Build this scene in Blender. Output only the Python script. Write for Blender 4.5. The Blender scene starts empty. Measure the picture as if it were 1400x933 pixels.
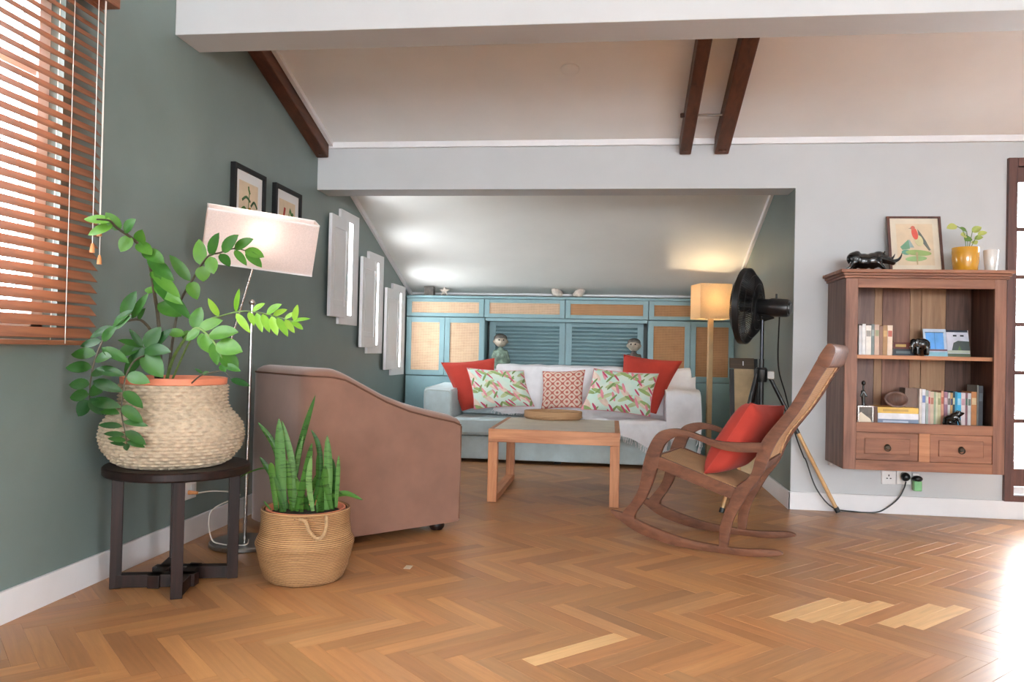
import bpy, bmesh, math, random
import numpy as np
from mathutils import Vector, Matrix, noise as mnoise
random.seed(7)
SC = bpy.context.scene
COL = SC.collection
PI = math.pi

# ------------------------------------------------------------------ camera (frame taken as 1400x933)
CAMP = Vector((2.1136, 0.0, 1.0)); FPX = 1085.643
YAW, PITCH, ROLL = 0.1255, 0.0127, 0.0224
_f = Vector((-math.sin(YAW)*math.cos(PITCH), math.cos(YAW)*math.cos(PITCH), math.sin(PITCH)))
_r0 = Vector((math.cos(YAW), math.sin(YAW), 0)); _u0 = _r0.cross(_f)
_r = _r0*math.cos(ROLL) + _u0*math.sin(ROLL); _u = _u0*math.cos(ROLL) - _r0*math.sin(ROLL)
cd = bpy.data.cameras.new('camera'); cam = bpy.data.objects.new('camera', cd); COL.objects.link(cam)
cd.sensor_fit = 'HORIZONTAL'; cd.sensor_width = 36; cd.lens = FPX/1400*36; cd.clip_start = 0.05
cam.matrix_world = Matrix(((_r.x, _u.x, -_f.x, CAMP.x), (_r.y, _u.y, -_f.y, CAMP.y), (_r.z, _u.z, -_f.z, CAMP.z), (0, 0, 0, 1)))
SC.camera = cam

# ------------------------------------------------------------------ sky, added rear fill lamp, exposure
wd = bpy.data.worlds.new('world'); SC.world = wd; wd.use_nodes = True
bg = wd.node_tree.nodes['Background']; bg.inputs[0].default_value = (0.87, 0.94, 1.0, 1); bg.inputs[1].default_value = 34.0
def area(name, loc, rot, sx, sy, watts, col=(1, 1, 1)):
    l = bpy.data.lights.new(name, 'AREA'); l.shape = 'RECTANGLE'; l.size = sx; l.size_y = sy; l.energy = watts; l.color = col
    o = bpy.data.objects.new(name, l); COL.objects.link(o); o.location = loc; o.rotation_euler = rot
    return o
area('rear_fill_lamp', (3.4, -7.95, 1.75), (PI/2, 0, 0), 5.0, 1.8, 235, (0.93, 0.97, 1.0))  # lamp added in the unseen rear opening to brighten the room
SC.view_settings.view_transform = 'Standard'; SC.view_settings.look = 'None'
SC.view_settings.gamma = 1; SC.view_settings.use_curve_mapping = False
SC.view_settings.exposure = -0.4

# ------------------------------------------------------------------ pixel -> place
def ray(x, y): return _r*((x-700)/FPX) - _u*((y-466.5)/FPX) + _f
def onY(x, y, Y): d = ray(x, y); return CAMP + d*((Y-CAMP.y)/d.y)
def onX(x, y, X): d = ray(x, y); return CAMP + d*((X-CAMP.x)/d.x)
def onZ(x, y, Z=0.0): d = ray(x, y); return CAMP + d*((Z-CAMP.z)/d.z)
def px(P):
    d = Vector(P)-CAMP; w = d.dot(_f); return (700+FPX*d.dot(_r)/w, 466.5-FPX*d.dot(_u)/w)

# ------------------------------------------------------------------ materials
def lin(c):
    c = [v/255.0 for v in c]
    return tuple([(v/12.92 if v <= 0.04045 else ((v+0.055)/1.055)**2.4) for v in c] + [1.0])
MATS = {}
class NT:
    def __init__(s, name):
        s.m = bpy.data.materials.new(name); s.m.use_nodes = True; s.t = s.m.node_tree; s.n = s.t.nodes; s.b = s.n['Principled BSDF']; MATS[name] = s.m
    def add(s, typ, **kw):
        n = s.n.new(typ)
        for k, v in kw.items():
            if k.startswith('i_'):
                key = k[2:]; key = int(key) if key.isdigit() else key.replace('_', ' ')
                n.inputs[key].default_value = v
            else: setattr(n, k, v)
        return n
    def link(s, a, b): s.t.links.new(a, b)
    def coord(s, kind='Object', scale=(1, 1, 1), rot=(0, 0, 0)):
        tc = s.add('ShaderNodeTexCoord'); mp = s.add('ShaderNodeMapping'); s.link(tc.outputs[kind], mp.inputs[0])
        mp.inputs['Scale'].default_value = scale; mp.inputs['Rotation'].default_value = rot
        return mp.outputs[0]
    def ramp(s, fac, stops):
        r = s.add('ShaderNodeValToRGB'); e = r.color_ramp.elements
        while len(e) < len(stops): e.new(0.5)
        for el, (p, c) in zip(e, stops): el.position = p; el.color = c
        s.link(fac, r.inputs[0]); return r.outputs[0]
    def noise(s, vec, scale, detail=4, rough=0.55, dist=0.0):
        n = s.add('ShaderNodeTexNoise', i_Scale=scale, i_Detail=detail, i_Roughness=rough, i_Distortion=dist); s.link(vec, n.inputs['Vector']); return n.outputs['Fac']
    def bump(s, h, strength=0.2, dist=0.01):
        b = s.add('ShaderNodeBump', i_Strength=strength, i_Distance=dist); s.link(h, b.inputs['Height']); s.link(b.outputs[0], s.b.inputs['Normal'])
    def math(s, op, a, b=None):
        n = s.add('ShaderNodeMath', operation=op)
        for i, v in enumerate((a, b)):
            if v is None: continue
            if isinstance(v, (int, float)): n.inputs[i].default_value = v
            else: s.link(v, n.inputs[i])
        return n.outputs[0]
    def mix(s, fac, a, b):
        n = s.add('ShaderNodeMix', data_type='RGBA')
        for sock, v in ((n.inputs[0], fac), (n.inputs[6], a), (n.inputs[7], b)):
            if isinstance(v, (int, float)): sock.default_value = v
            elif isinstance(v, tuple): sock.default_value = v
            else: s.link(v, sock)
        return n.outputs[2]
def sc(c, k): return tuple(min(255, v*k) for v in c)
def plain(name, c, rough=0.6, var=0.06, nscale=8.0, bump=0.0, bscale=60.0, metal=0.0, spec=0.5, sheen=0.0, coat=0.0):
    t = NT(name); v = t.coord()
    t.link(t.ramp(t.noise(v, nscale), [(0.3, lin(sc(c, 1-var))), (0.7, lin(sc(c, 1+var)))]), t.b.inputs['Base Color'])
    t.b.inputs['Roughness'].default_value = rough; t.b.inputs['Metallic'].default_value = metal; t.b.inputs['Specular IOR Level'].default_value = spec
    if sheen: t.b.inputs['Sheen Weight'].default_value = sheen
    if coat: t.b.inputs['Coat Weight'].default_value = coat; t.b.inputs['Coat Roughness'].default_value = 0.12
    if bump: t.bump(t.noise(v, bscale, 3), bump, 0.004)
    return t.m
def wood(name, c1, c2, axis='x', rough=0.4, scale=1.0, spec=0.4):
    t = NT(name); s = {'x': (2, 26, 26), 'y': (26, 2, 26), 'z': (26, 26, 2)}[axis]
    v = t.coord(scale=tuple(k*scale for k in s)); f = t.noise(v, 1.0, 6, 0.62, 0.6)
    v2 = t.coord(scale=(2.3, 2.3, 2.3)); g = t.noise(v2, 1.0, 2)
    h = t.math('ADD', t.math('MULTIPLY', f, 0.75), t.math('MULTIPLY', g, 0.25))
    t.link(t.ramp(h, [(0.34, lin(c1)), (0.64, lin(c2))]), t.b.inputs['Base Color'])
    t.b.inputs['Roughness'].default_value = rough; t.b.inputs['Specular IOR Level'].default_value = spec
    t.bump(f, 0.08, 0.003)
    return t.m
def weave(name, c1, c2, sx, sz, rough=0.75, strength=0.5, kind='Object', axes='xz'):
    # over-under weave on a flat panel: two crossed sets of strands
    t = NT(name); v = t.coord(kind)
    sp = t.add('ShaderNodeSeparateXYZ'); t.link(v, sp.inputs[0])
    ax = {'x': 0, 'y': 1, 'z': 2}
    a = t.math('SINE', t.math('MULTIPLY', sp.outputs[ax[axes[0]]], sx)); b = t.math('SINE', t.math('MULTIPLY', sp.outputs[ax[axes[1]]], sz))
    h = t.math('MAXIMUM', t.math('ABSOLUTE', a), t.math('ABSOLUTE', b))
    n = t.noise(v, 14.0, 3); nn = t.noise(t.coord(kind, (9, 9, 120) if axes[1] == 'z' else (9, 120, 9)), 1.0, 3)
    hh = t.math('ADD', t.math('MULTIPLY', h, 0.55), t.math('MULTIPLY', t.math('ADD', n, nn), 0.25))
    t.link(t.ramp(hh, [(0.38, lin(c1)), (0.78, lin(c2))]), t.b.inputs['Base Color'])
    t.b.inputs['Roughness'].default_value = rough; t.bump(h, strength, 0.003)
    return t.m
def glass(name, tint=(255, 255, 255), rough=0.02, refl=1.0):
    t = NT(name); tr = t.add('ShaderNodeBsdfTransparent'); tr.inputs[0].default_value = lin(tint)
    gl = t.add('ShaderNodeBsdfGlossy', i_Roughness=rough); lw = t.add('ShaderNodeLayerWeight', i_Blend=0.5)
    fac = t.math('ADD', t.math('MULTIPLY', t.math('POWER', lw.outputs['Facing'], 5.0), 0.85), 0.04)
    mx = t.add('ShaderNodeMixShader'); t.link(t.math('MULTIPLY', fac, refl), mx.inputs[0]); t.link(tr.outputs[0], mx.inputs[1]); t.link(gl.outputs[0], mx.inputs[2])
    t.link(mx.outputs[0], t.n['Material Output'].inputs[0]); return t.m
def shade_mat(name, c, trans=0.5):
    t = NT(name); df = t.add('ShaderNodeBsdfDiffuse'); tl = t.add('ShaderNodeBsdfTranslucent'); mx = t.add('ShaderNodeMixShader'); mx.inputs[0].default_value = trans
    v = t.coord(scale=(1, 1, 1)); col = t.ramp(t.noise(v, 160, 2), [(0.3, lin(sc(c, 0.97))), (0.7, lin(sc(c, 1.02)))])
    for n in (df, tl): t.link(col, n.inputs[0])
    t.link(df.outputs[0], mx.inputs[1]); t.link(tl.outputs[0], mx.inputs[2]); t.link(mx.outputs[0], t.n['Material Output'].inputs[0]); return t.m

plain('white_paint', (196, 197, 198), 0.7, 0.012, 3, 0.05, 90)
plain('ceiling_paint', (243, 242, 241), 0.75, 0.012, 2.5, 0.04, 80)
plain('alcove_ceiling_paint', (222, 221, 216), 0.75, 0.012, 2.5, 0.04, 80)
plain('green_paint', (113, 126, 122), 0.42, 0.03, 2.5, 0.06, 70)
plain('gloss_white', (232, 230, 231), 0.4, 0.015, 4)
plain('teal_paint', (126, 158, 163), 0.42, 0.03, 5)
plain('black_frame', (20, 19, 19), 0.55, spec=0.25)
plain('black_plastic', (20, 20, 21), 0.33, 0.05)
plain('black_stone', (16, 15, 15), 0.14, 0.1, 20, coat=0.5)
plain('chrome', (190, 186, 182), 0.22, 0.02, 5, metal=1.0)
plain('steel', (130, 128, 126), 0.3, 0.03, 5, metal=1.0)
plain('dark_steel', (58, 58, 62), 0.3, 0.03, 5, metal=1.0)
plain('white_plastic', (232, 230, 228), 0.3, 0.01)
plain('suede', (132, 96, 80), 0.95, 0.045, 6, 0.15, 240, spec=0.15, sheen=0.5)
plain('suede_piping', (104, 74, 60), 0.9, 0.06, 7, spec=0.15)
plain('sofa_fabric', (188, 204, 207), 0.95, 0.04, 9, 0.35, 420, spec=0.15, sheen=0.15)
plain('sofa_piping', (182, 194, 194), 0.9, 0.03)
plain('dark_void', (22, 20, 19), 0.8)
plain('throw_cotton', (240, 239, 243), 0.95, 0.02, 14, 0.4, 320, spec=0.1)
plain('red_cotton', (176, 60, 48), 0.85, 0.05, 6, 0.25, 380, spec=0.2, sheen=0.1)
plain('concrete_top', (206, 198, 182), 0.32, 0.05, 6, 0.03, 60)
plain('orange_pot', (222, 132, 98), 0.5, 0.04)
plain('soil', (44, 33, 26), 0.95, 0.2, 60, 0.6, 90)
plain('cream_paper', (226, 213, 192), 0.8, 0.03, 10)
plain('tan_paper', (222, 200, 170), 0.8, 0.04, 10)
plain('white_paper', (236, 234, 232), 0.75, 0.01)
plain('mustard_glaze', (206, 148, 44), 0.16, 0.05, 5, coat=0.6)
plain('white_glaze', (226, 224, 220), 0.18, 0.02, 5, coat=0.5)
plain('rope', (158, 126, 90), 0.9, 0.12, 60, 0.6, 120)
plain('shell', (214, 200, 188), 0.45, 0.12, 25, 0.3, 60)
plain('pewter', (92, 86, 80), 0.6, 0.2, 30, 0.2, 60)
plain('carved_verdigris', (112, 130, 116), 0.8, 0.34, 22, 0.6, 70)
plain('carved_face', (168, 158, 142), 0.85, 0.16, 26, 0.4, 70)
plain('cream_canvas', (206, 178, 140), 0.8, 0.12, 5)
plain('pale_wood_dowel', (205, 162, 112), 0.45, 0.08, 10)
plain('bronze', (64, 54, 44), 0.35, 0.15, 20, metal=0.8)
plain('clear_green', (128, 190, 132), 0.2, 0.1)
plain('cord_white', (220, 214, 204), 0.5)
plain('stem_brown', (70, 62, 46), 0.6, 0.15, 40)
plain('stem_green', (96, 122, 62), 0.55, 0.12, 40)
plain('lamp_wood', (196, 164, 122), 0.5, 0.08, 6)
plain('tassel_wood', (204, 138, 84), 0.5)
wood('blind_wood', (108, 64, 42), (154, 99, 68), 'y', 0.45)
wood('dark_wood', (20, 13, 11), (46, 28, 23), 'z', 0.42, 1.0, 0.22)
wood('rafter_wood', (62, 34, 20), (104, 60, 38), 'y', 0.5)
wood('teak_x', (158, 96, 60), (204, 142, 98), 'x', 0.45)
wood('teak_y', (158, 96, 60), (204, 142, 98), 'y', 0.45)
wood('teak_z', (158, 96, 60), (204, 142, 98), 'z', 0.45)
wood('rocker_wood', (82, 48, 32), (124, 78, 54), 'x', 0.5)
wood('case_wood', (104, 66, 52), (152, 106, 84), 'z', 0.5)
wood('case_wood_x', (108, 66, 48), (160, 108, 80), 'x', 0.5)
wood('case_wood_dark', (70, 48, 40), (120, 88, 74), 'z', 0.55)
wood('case_wood_grey', (104, 82, 76), (146, 118, 108), 'z', 0.6)
wood('case_wood_tan', (140, 102, 74), (176, 138, 104), 'z', 0.55)
wood('shelf_wood', (156, 100, 66), (190, 134, 96), 'x', 0.5)
wood('door_wood', (72, 44, 38), (108, 70, 60), 'z', 0.45)
wood('brown_rail', (66, 48, 32), (92, 70, 48), 'x', 0.4)
weave('rattan', (136, 96, 68), (216, 184, 152), 230, 190)
weave('rattan_shaded', (112, 74, 44), (184, 138, 96), 230, 190)  # same rattan further from the windows, shade painted into its colours
weave('cane_seat', (118, 86, 58), (186, 148, 108), 500, 500, axes='xy')
weave('cane_back', (128, 92, 64), (200, 160, 120), 460, 460, axes='yz')
weave('rattan_tray', (116, 80, 54), (184, 144, 104), 300, 260)
weave('seagrass', (116, 80, 48), (188, 144, 98), 0.0, 420, strength=0.8)
plain('basket_rope', (182, 164, 140), 0.85, 0.10, 40, 0.5, 160)
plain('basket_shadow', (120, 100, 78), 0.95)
glass('pane_glass')
glass('picture_glass', refl=0.25, rough=0.1)
shade_mat('shade_pink', (244, 232, 227), 0.5)
shade_mat('shade_linen', (232, 212, 178), 0.4)

def leaf_mat(name, c1, c2, rough=0.36, band=0.0):
    t = NT(name); v = t.coord(); oi = t.add('ShaderNodeObjectInfo')
    f = t.math('ADD', t.math('MULTIPLY', t.noise(v, 16, 3), 0.5), t.math('MULTIPLY', oi.outputs['Random'], 0.5))
    col = t.ramp(f, [(0.25, lin(c1)), (0.75, lin(c2))])
    if band:
        w = t.noise(t.coord(scale=(12, 12, 90)), 1.0, 3, 0.6, 0.5)
        col = t.mix(t.math('MULTIPLY', t.math('GREATER_THAN', w, 0.56), band), col, lin(sc(c1, 0.55)))
    t.link(col, t.b.inputs['Base Color']); t.b.inputs['Roughness'].default_value = rough
    t.b.inputs['Specular IOR Level'].default_value = 0.3
    tl = t.add('ShaderNodeBsdfTranslucent'); t.link(col, tl.inputs[0]); mx = t.add('ShaderNodeMixShader'); mx.inputs[0].default_value = 0.22
    t.link(t.b.outputs[0], mx.inputs[1]); t.link(tl.outputs[0], mx.inputs[2]); t.link(mx.outputs[0], t.n['Material Output'].inputs[0])
leaf_mat('leaf_dark', (28, 66, 26), (54, 100, 38))
leaf_mat('leaf_mid', (46, 94, 30), (90, 138, 48))
leaf_mat('leaf_light', (104, 156, 44), (144, 186, 66))
leaf_mat('leaf_pothos', (96, 134, 64), (186, 190, 110))
leaf_mat('snake_leaf', (42, 86, 28), (82, 124, 48), 0.4, 0.6)
leaf_mat('snake_leaf_pale', (82, 124, 62), (118, 154, 90), 0.4, 0.45)

def floral():
    t = NT('floral_print'); v = t.coord('UV', (1.55, 1, 1))
    col = t.ramp(t.noise(v, 3.0, 2), [(0.35, lin((214, 224, 210))), (0.65, lin((190, 220, 208)))])
    def strokes(rot, sx, sy, thr, c, off, wid=0.055):
        nonlocal col
        tc = t.add('ShaderNodeTexCoord'); mp = t.add('ShaderNodeMapping'); t.link(tc.outputs['UV'], mp.inputs[0])
        mp.inputs['Scale'].default_value = (1.55, 1, 1)
        m2 = t.add('ShaderNodeMapping'); t.link(mp.outputs[0], m2.inputs[0]); m2.inputs['Rotation'].default_value = (0, 0, rot); m2.inputs['Location'].default_value = (off, off*0.7, 0)
        m3 = t.add('ShaderNodeMapping'); t.link(m2.outputs[0], m3.inputs[0]); m3.inputs['Scale'].default_value = (sx, sy, 1)
        vo = t.add('ShaderNodeTexVoronoi', feature='F1', i_Scale=1.0, i_Randomness=0.9); vo.voronoi_dimensions = '2D'; t.link(m3.outputs[0], vo.inputs['Vector'])
        ok = t.math('LESS_THAN', vo.outputs['Distance'], thr)
        col = t.mix(ok, col, t.mix(t.noise(m3.outputs[0], 3.0, 2), lin(sc(c, 0.8)), lin(sc(c, 1.15))))
    strokes(0.7, 1.3, 4.0, 0.27, (230, 200, 184), 0.2)
    strokes(-0.5, 1.2, 4.4, 0.22, (180, 194, 144), 1.3)
    strokes(0.35, 1.1, 4.8, 0.20, (146, 168, 106), 2.9)
    strokes(1.1, 1.3, 5.2, 0.17, (222, 140, 152), 4.1)
    strokes(-0.95, 1.3, 5.6, 0.15, (120, 146, 88), 5.3)
    strokes(0.8, 1.3, 6.5, 0.14, (200, 80, 112), 7.7)
    t.link(col, t.b.inputs['Base Color']); t.b.inputs['Roughness'].default_value = 0.85
    t.bump(t.noise(t.coord(), 380, 2), 0.2, 0.003)
floral()
def trellis():
    t = NT('trellis_print'); v = t.coord('UV'); sp = t.add('ShaderNodeSeparateXYZ'); t.link(v, sp.inputs[0])
    k = 2*PI*4.0
    a = t.math('COSINE', t.math('MULTIPLY', sp.outputs[0], k)); b = t.math('COSINE', t.math('MULTIPLY', sp.outputs[1], k))
    s = t.math('ADD', a, b); line = t.math('LESS_THAN', t.math('ABSOLUTE', t.math('SUBTRACT', s, 0.0)), 0.36)
    dot = t.math('GREATER_THAN', s, 1.62); dot2 = t.math('LESS_THAN', s, -1.62)
    ring = t.math('LESS_THAN', t.math('ABSOLUTE', t.math('SUBTRACT', t.math('ABSOLUTE', s), 1.05)), 0.12)
    m = t.math('MAXIMUM', t.math('MAXIMUM', line, dot), t.math('MAXIMUM', dot2, t.math('MULTIPLY', ring, 0.35)))
    t.link(t.mix(m, lin((226, 206, 188)), lin((186, 100, 88))), t.b.inputs['Base Color']); t.b.inputs['Roughness'].default_value = 0.9
    t.bump(t.noise(t.coord(), 380, 2), 0.2, 0.003)
trellis()
def parquet_mat():
    t = NT('parquet'); at = t.add('ShaderNodeAttribute', attribute_name='Col')
    tc = t.add('ShaderNodeUVMap'); mp = t.add('ShaderNodeMapping'); t.link(tc.outputs[0], mp.inputs[0]); mp.inputs['Scale'].default_value = (3.0, 46, 1)
    f = t.noise(mp.outputs[0], 1.0, 6, 0.62, 0.5)
    g = t.ramp(f, [(0.28, (0.80, 0.77, 0.74, 1)), (0.72, (1.12, 1.12, 1.12, 1))])
    n = t.add('ShaderNodeMix', data_type='RGBA', blend_type='MULTIPLY'); n.inputs[0].default_value = 1.0
    t.link(at.outputs['Color'], n.inputs[6]); t.link(g, n.inputs[7]); t.link(n.outputs[2], t.b.inputs['Base Color'])
    w = t.noise(t.coord('Generated', (1, 1, 1)), 5.0, 3)
    t.link(t.ramp(f, [(0.2, (0.31, 0.31, 0.31, 1)), (0.8, (0.36, 0.36, 0.36, 1))]), t.b.inputs['Roughness'])
    t.b.inputs['Specular IOR Level'].default_value = 0.55
    t.bump(f, 0.006, 0.001)
parquet_mat()

# ------------------------------------------------------------------ mesh building
def thing(name, label, cat, loc=(0, 0, 0), rotz=0.0, group=None):
    o = bpy.data.objects.new(name, None); COL.objects.link(o); o.empty_display_size = 0.05
    o.location = loc; o.rotation_euler = (0, 0, rotz); o['label'] = label; o['category'] = cat
    if group: o['group'] = group
    return o
def tag(o, label=None, cat=None, group=None, kind=None):
    for k, v in (('label', label), ('category', cat), ('group', group), ('kind', kind)):
        if v: o[k] = v
    return o
def root_inv(o):
    while o.parent: o = o.parent
    return (Matrix.Translation(o.location) @ Matrix.Rotation(o.rotation_euler.z, 4, 'Z')).inverted()
class G:
    def __init__(s): s.V = []; s.F = []; s.UV = {}
    def add(s, V, F):
        n = len(s.V); s.V += [tuple(v) for v in V]; s.F += [tuple(i+n for i in f) for f in F]; return s
    def box(s, x0, x1, y0, y1, z0, z1):
        return s.add([(x0, y0, z0), (x1, y0, z0), (x1, y1, z0), (x0, y1, z0), (x0, y0, z1), (x1, y0, z1), (x1, y1, z1), (x0, y1, z1)],
                     [(0, 3, 2, 1), (4, 5, 6, 7), (0, 1, 5, 4), (1, 2, 6, 5), (2, 3, 7, 6), (3, 0, 4, 7)])
    def hexa(s, b, t):          # bottom quad, top quad (counter-clockwise seen from above)
        return s.add(list(b)+list(t), [(0, 3, 2, 1), (4, 5, 6, 7), (0, 1, 5, 4), (1, 2, 6, 5), (2, 3, 7, 6), (3, 0, 4, 7)])
    def prism(s, poly, fn, a, b):   # 2-D outline -> fn(u, v, w) between w=a and w=b
        n = len(poly); V = [fn(u, v, a) for u, v in poly] + [fn(u, v, b) for u, v in poly]
        return s.add(V, [tuple(range(n))[::-1], tuple(range(n, 2*n))] + [(i, (i+1) % n, n+(i+1) % n, n+i) for i in range(n)])
    def lathe(s, prof, c=(0, 0, 0), seg=40, fr=None, sy=1.0, caps=3):
        n = len(prof); V = []
        for i, (r, z) in enumerate(prof):
            for k in range(seg):
                a = 2*PI*k/seg; rr = fr(r, z, a, i) if fr else r
                V.append((c[0]+rr*math.cos(a), c[1]+rr*math.sin(a)*sy, c[2]+z))
        F = [(i*seg+k, i*seg+(k+1) % seg, (i+1)*seg+(k+1) % seg, (i+1)*seg+k) for i in range(n-1) for k in range(seg)]
        if prof[0][0] > 1e-5 and caps & 1: F.append(tuple(range(seg))[::-1])
        if prof[-1][0] > 1e-5 and caps & 2: F.append(tuple(range((n-1)*seg, n*seg)))
        return s.add(V, F)
    def tube(s, pts, r, seg=8, closed=False, flat=None):
        pts = [Vector(p) for p in pts]; n = len(pts); R = r if isinstance(r, (list, tuple)) else [r]*n
        T = []
        for i in range(n):
            a = pts[(i-1) % n] if (closed or i) else pts[0]; b = pts[(i+1) % n] if (closed or i < n-1) else pts[-1]
            T.append((b-a).normalized())
        up = Vector((0, 0, 1)) if abs(T[0].z) < 0.9 else Vector((0, 1, 0))
        N = (up - T[0]*up.dot(T[0])).normalized(); V = []
        for i in range(n):
            N = (N - T[i]*N.dot(T[i])).normalized(); B = T[i].cross(N)
            for k in range(seg):
                a = 2*PI*k/seg; V.append(pts[i] + (N*math.cos(a) + B*math.sin(a)*(flat or 1))*R[i])
        F = [(i*seg+k, i*seg+(k+1) % seg, ((i+1) % n)*seg+(k+1) % seg, ((i+1) % n)*seg+k) for i in range(n if closed else n-1) for k in range(seg)]
        if not closed: F += [tuple(range(seg))[::-1], tuple(range((n-1)*seg, n*seg))]
        return s.add(V, F)
    def bar(s, a, b, w, h, up=(0, 0, 1)):    # rectangular bar from a to b
        a = Vector(a); b = Vector(b); t = (b-a).normalized(); u = Vector(up)
        n = (u - t*u.dot(t)).normalized(); m = t.cross(n)
        q = lambda p: [p - m*w/2 - n*h/2, p + m*w/2 - n*h/2, p + m*w/2 + n*h/2, p - m*w/2 + n*h/2]
        return s.add(q(a)+q(b), [(0, 3, 2, 1), (4, 5, 6, 7), (0, 1, 5, 4), (1, 2, 6, 5), (2, 3, 7, 6), (3, 0, 4, 7)])
    def sphere(s, c, r, seg=14, rings=8):
        r = r if isinstance(r, (tuple, list)) else (r, r, r)
        V = [(c[0], c[1], c[2]-r[2])]
        for i in range(1, rings):
            t = PI*i/rings
            for k in range(seg):
                a = 2*PI*k/seg; V.append((c[0]+r[0]*math.sin(t)*math.cos(a), c[1]+r[1]*math.sin(t)*math.sin(a), c[2]-r[2]*math.cos(t)))
        V.append((c[0], c[1], c[2]+r[2])); L = len(V)-1
        F = [(0, 1+(k+1) % seg, 1+k) for k in range(seg)]
        F += [(1+i*seg+k, 1+i*seg+(k+1) % seg, 1+(i+1)*seg+(k+1) % seg, 1+(i+1)*seg+k) for i in range(rings-2) for k in range(seg)]
        F += [(L, 1+(rings-2)*seg+k, 1+(rings-2)*seg+(k+1) % seg) for k in range(seg)]
        return s.add(V, F)
    def grid(s, fn, nu, nv, closeu=False):
        V = [fn(i/(nu if closeu else nu-1), j/(nv-1)) for j in range(nv) for i in range(nu)]
        n0 = len(s.V)
        F = [(j*nu+i, j*nu+(i+1) % nu, (j+1)*nu+(i+1) % nu, (j+1)*nu+i) for j in range(nv-1) for i in range(nu if closeu else nu-1)]
        s.add(V, F)
        for j in range(nv):
            for i in range(nu): s.UV[n0+j*nu+i] = (i/(nu-1), j/(nv-1))
        return s
    def mesh(s, name, m, smooth=None, bevel=0, seg=2, inv=None, fix=True):
        me = bpy.data.meshes.new(name); bm = bmesh.new()
        vs = [bm.verts.new(inv @ Vector(v) if inv else v) for v in s.V]
        for f in s.F:
            try: bm.faces.new([vs[i] for i in f])
            except ValueError: pass
        uvl = None
        if s.UV:
            uvl = bm.loops.layers.uv.new('UVMap')
            idx = {v: i for i, v in enumerate(vs)}
            for f in bm.faces:
                for l in f.loops: l[uvl].uv = s.UV.get(idx[l.vert], (0, 0))
        if fix: bmesh.ops.recalc_face_normals(bm, faces=bm.faces)
        if bevel:
            ed = [e for e in bm.edges if len(e.link_faces) == 2 and e.calc_face_angle(0) > 0.5]
            bmesh.ops.bevel(bm, geom=ed, offset=bevel, segments=seg, affect='EDGES', profile=0.6, clamp_overlap=True)
        sm = smooth
        if sm:
            for f in bm.faces: f.smooth = True
            for e in bm.edges:
                if len(e.link_faces) == 2 and e.calc_face_angle(0) > (sm if sm is not True else 0.7): e.smooth = False
        bm.to_mesh(me); bm.free(); me.materials.append(MATS[m]); return me
    def obj(s, name, m, parent=None, smooth=None, bevel=0, seg=2, local=False, fix=True):
        inv = root_inv(parent) if (parent and not local) else None
        o = bpy.data.objects.new(name, s.mesh(name, m, smooth, bevel, seg, inv, fix)); COL.objects.link(o)
        if parent: o.parent = parent
        return o
def struct(name, g, m, label=None, parent=None, **kw):
    o = g.obj(name, m, parent, **kw)
    if not parent: o['kind'] = 'structure'
    if label: o['label'] = label
    return o
def spline(pts, n=6, closed=False):    # Catmull-Rom through the points
    P = [Vector(p) for p in pts]; L = len(P); out = []
    for i in range(L if closed else L-1):
        g = lambda k: P[k % L] if closed else P[max(0, min(L-1, k))]
        p0, p1, p2, p3 = g(i-1), g(i), g(i+1), g(i+2)
        for k in range(n):
            t = k/n; out.append(0.5*((2*p1) + (p2-p0)*t + (2*p0-5*p1+4*p2-p3)*t*t + (3*p1-p0-3*p2+p3)*t**3))
    if not closed: out.append(P[-1])
    return out
def lerp(a, b, t): return a+(b-a)*t
def interp(x, xs, ys):
    return float(np.interp(x, xs, ys))
def blob(name, balls, m, parent, voxel=0.004, local=False, smooth_iter=4):
    # fuse ellipsoids (c, r) and tapered limbs (p, rp, q, rq) into one continuous skin
    g = G()
    for b in balls:
        if len(b) == 2: g.sphere(b[0], b[1], 16, 10)
        else:
            p, rp, q, rq = Vector(b[0]), b[1], Vector(b[2]), b[3]
            for k in range(9): t = k/8; g.sphere(p.lerp(q, t), lerp(rp, rq, t), 12, 7)
    o = g.obj(name, m, parent, local=local)
    md = o.modifiers.new('r', 'REMESH'); md.mode = 'VOXEL'; md.voxel_size = voxel; md.use_smooth_shade = True
    m2 = o.modifiers.new('s', 'SMOOTH'); m2.iterations = smooth_iter; m2.factor = 0.5
    ev = o.evaluated_get(bpy.context.evaluated_depsgraph_get()); me = bpy.data.meshes.new_from_object(ev)
    o.modifiers.clear(); old = o.data; o.data = me; bpy.data.meshes.remove(old)
    for p in me.polygons: p.use_smooth = True
    if not me.materials: me.materials.append(MATS[m])
    return o

# ================================================================== THE ROOM
D, TB, W, ZB, ZT = 5.44, 0.231, 3.30, 2.122, 2.415      # back wall face, its depth, alcove width, header underside, trim line
XR, YN, YA = 7.0, -8.0, 8.36                            # side wall, rear wall, alcove back wall
SL = 0.3075
def zc(y): return 2.45 + SL*(D-y)                       # main ceiling slope
def za(y): return 2.223 - 0.3364*(y-6.267)              # alcove ceiling slope
def holed(g, axis, p0, p1, a0, a1, z0, z1, holes):
    A = sorted({a0, a1} | {v for h in holes for v in h[:2]}); Z = sorted({z0, z1} | {v for h in holes for v in h[2:]})
    for i in range(len(A)-1):
        for j in range(len(Z)-1):
            ca, cz = (A[i]+A[i+1])/2, (Z[j]+Z[j+1])/2
            if any(h[0] < ca < h[1] and h[2] < cz < h[3] for h in holes): continue
            if axis == 'x': g.box(p0, p1, A[i], A[i+1], Z[j], Z[j+1])
            else: g.box(A[i], A[i+1], p0, p1, Z[j], Z[j+1])
    return g
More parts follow.
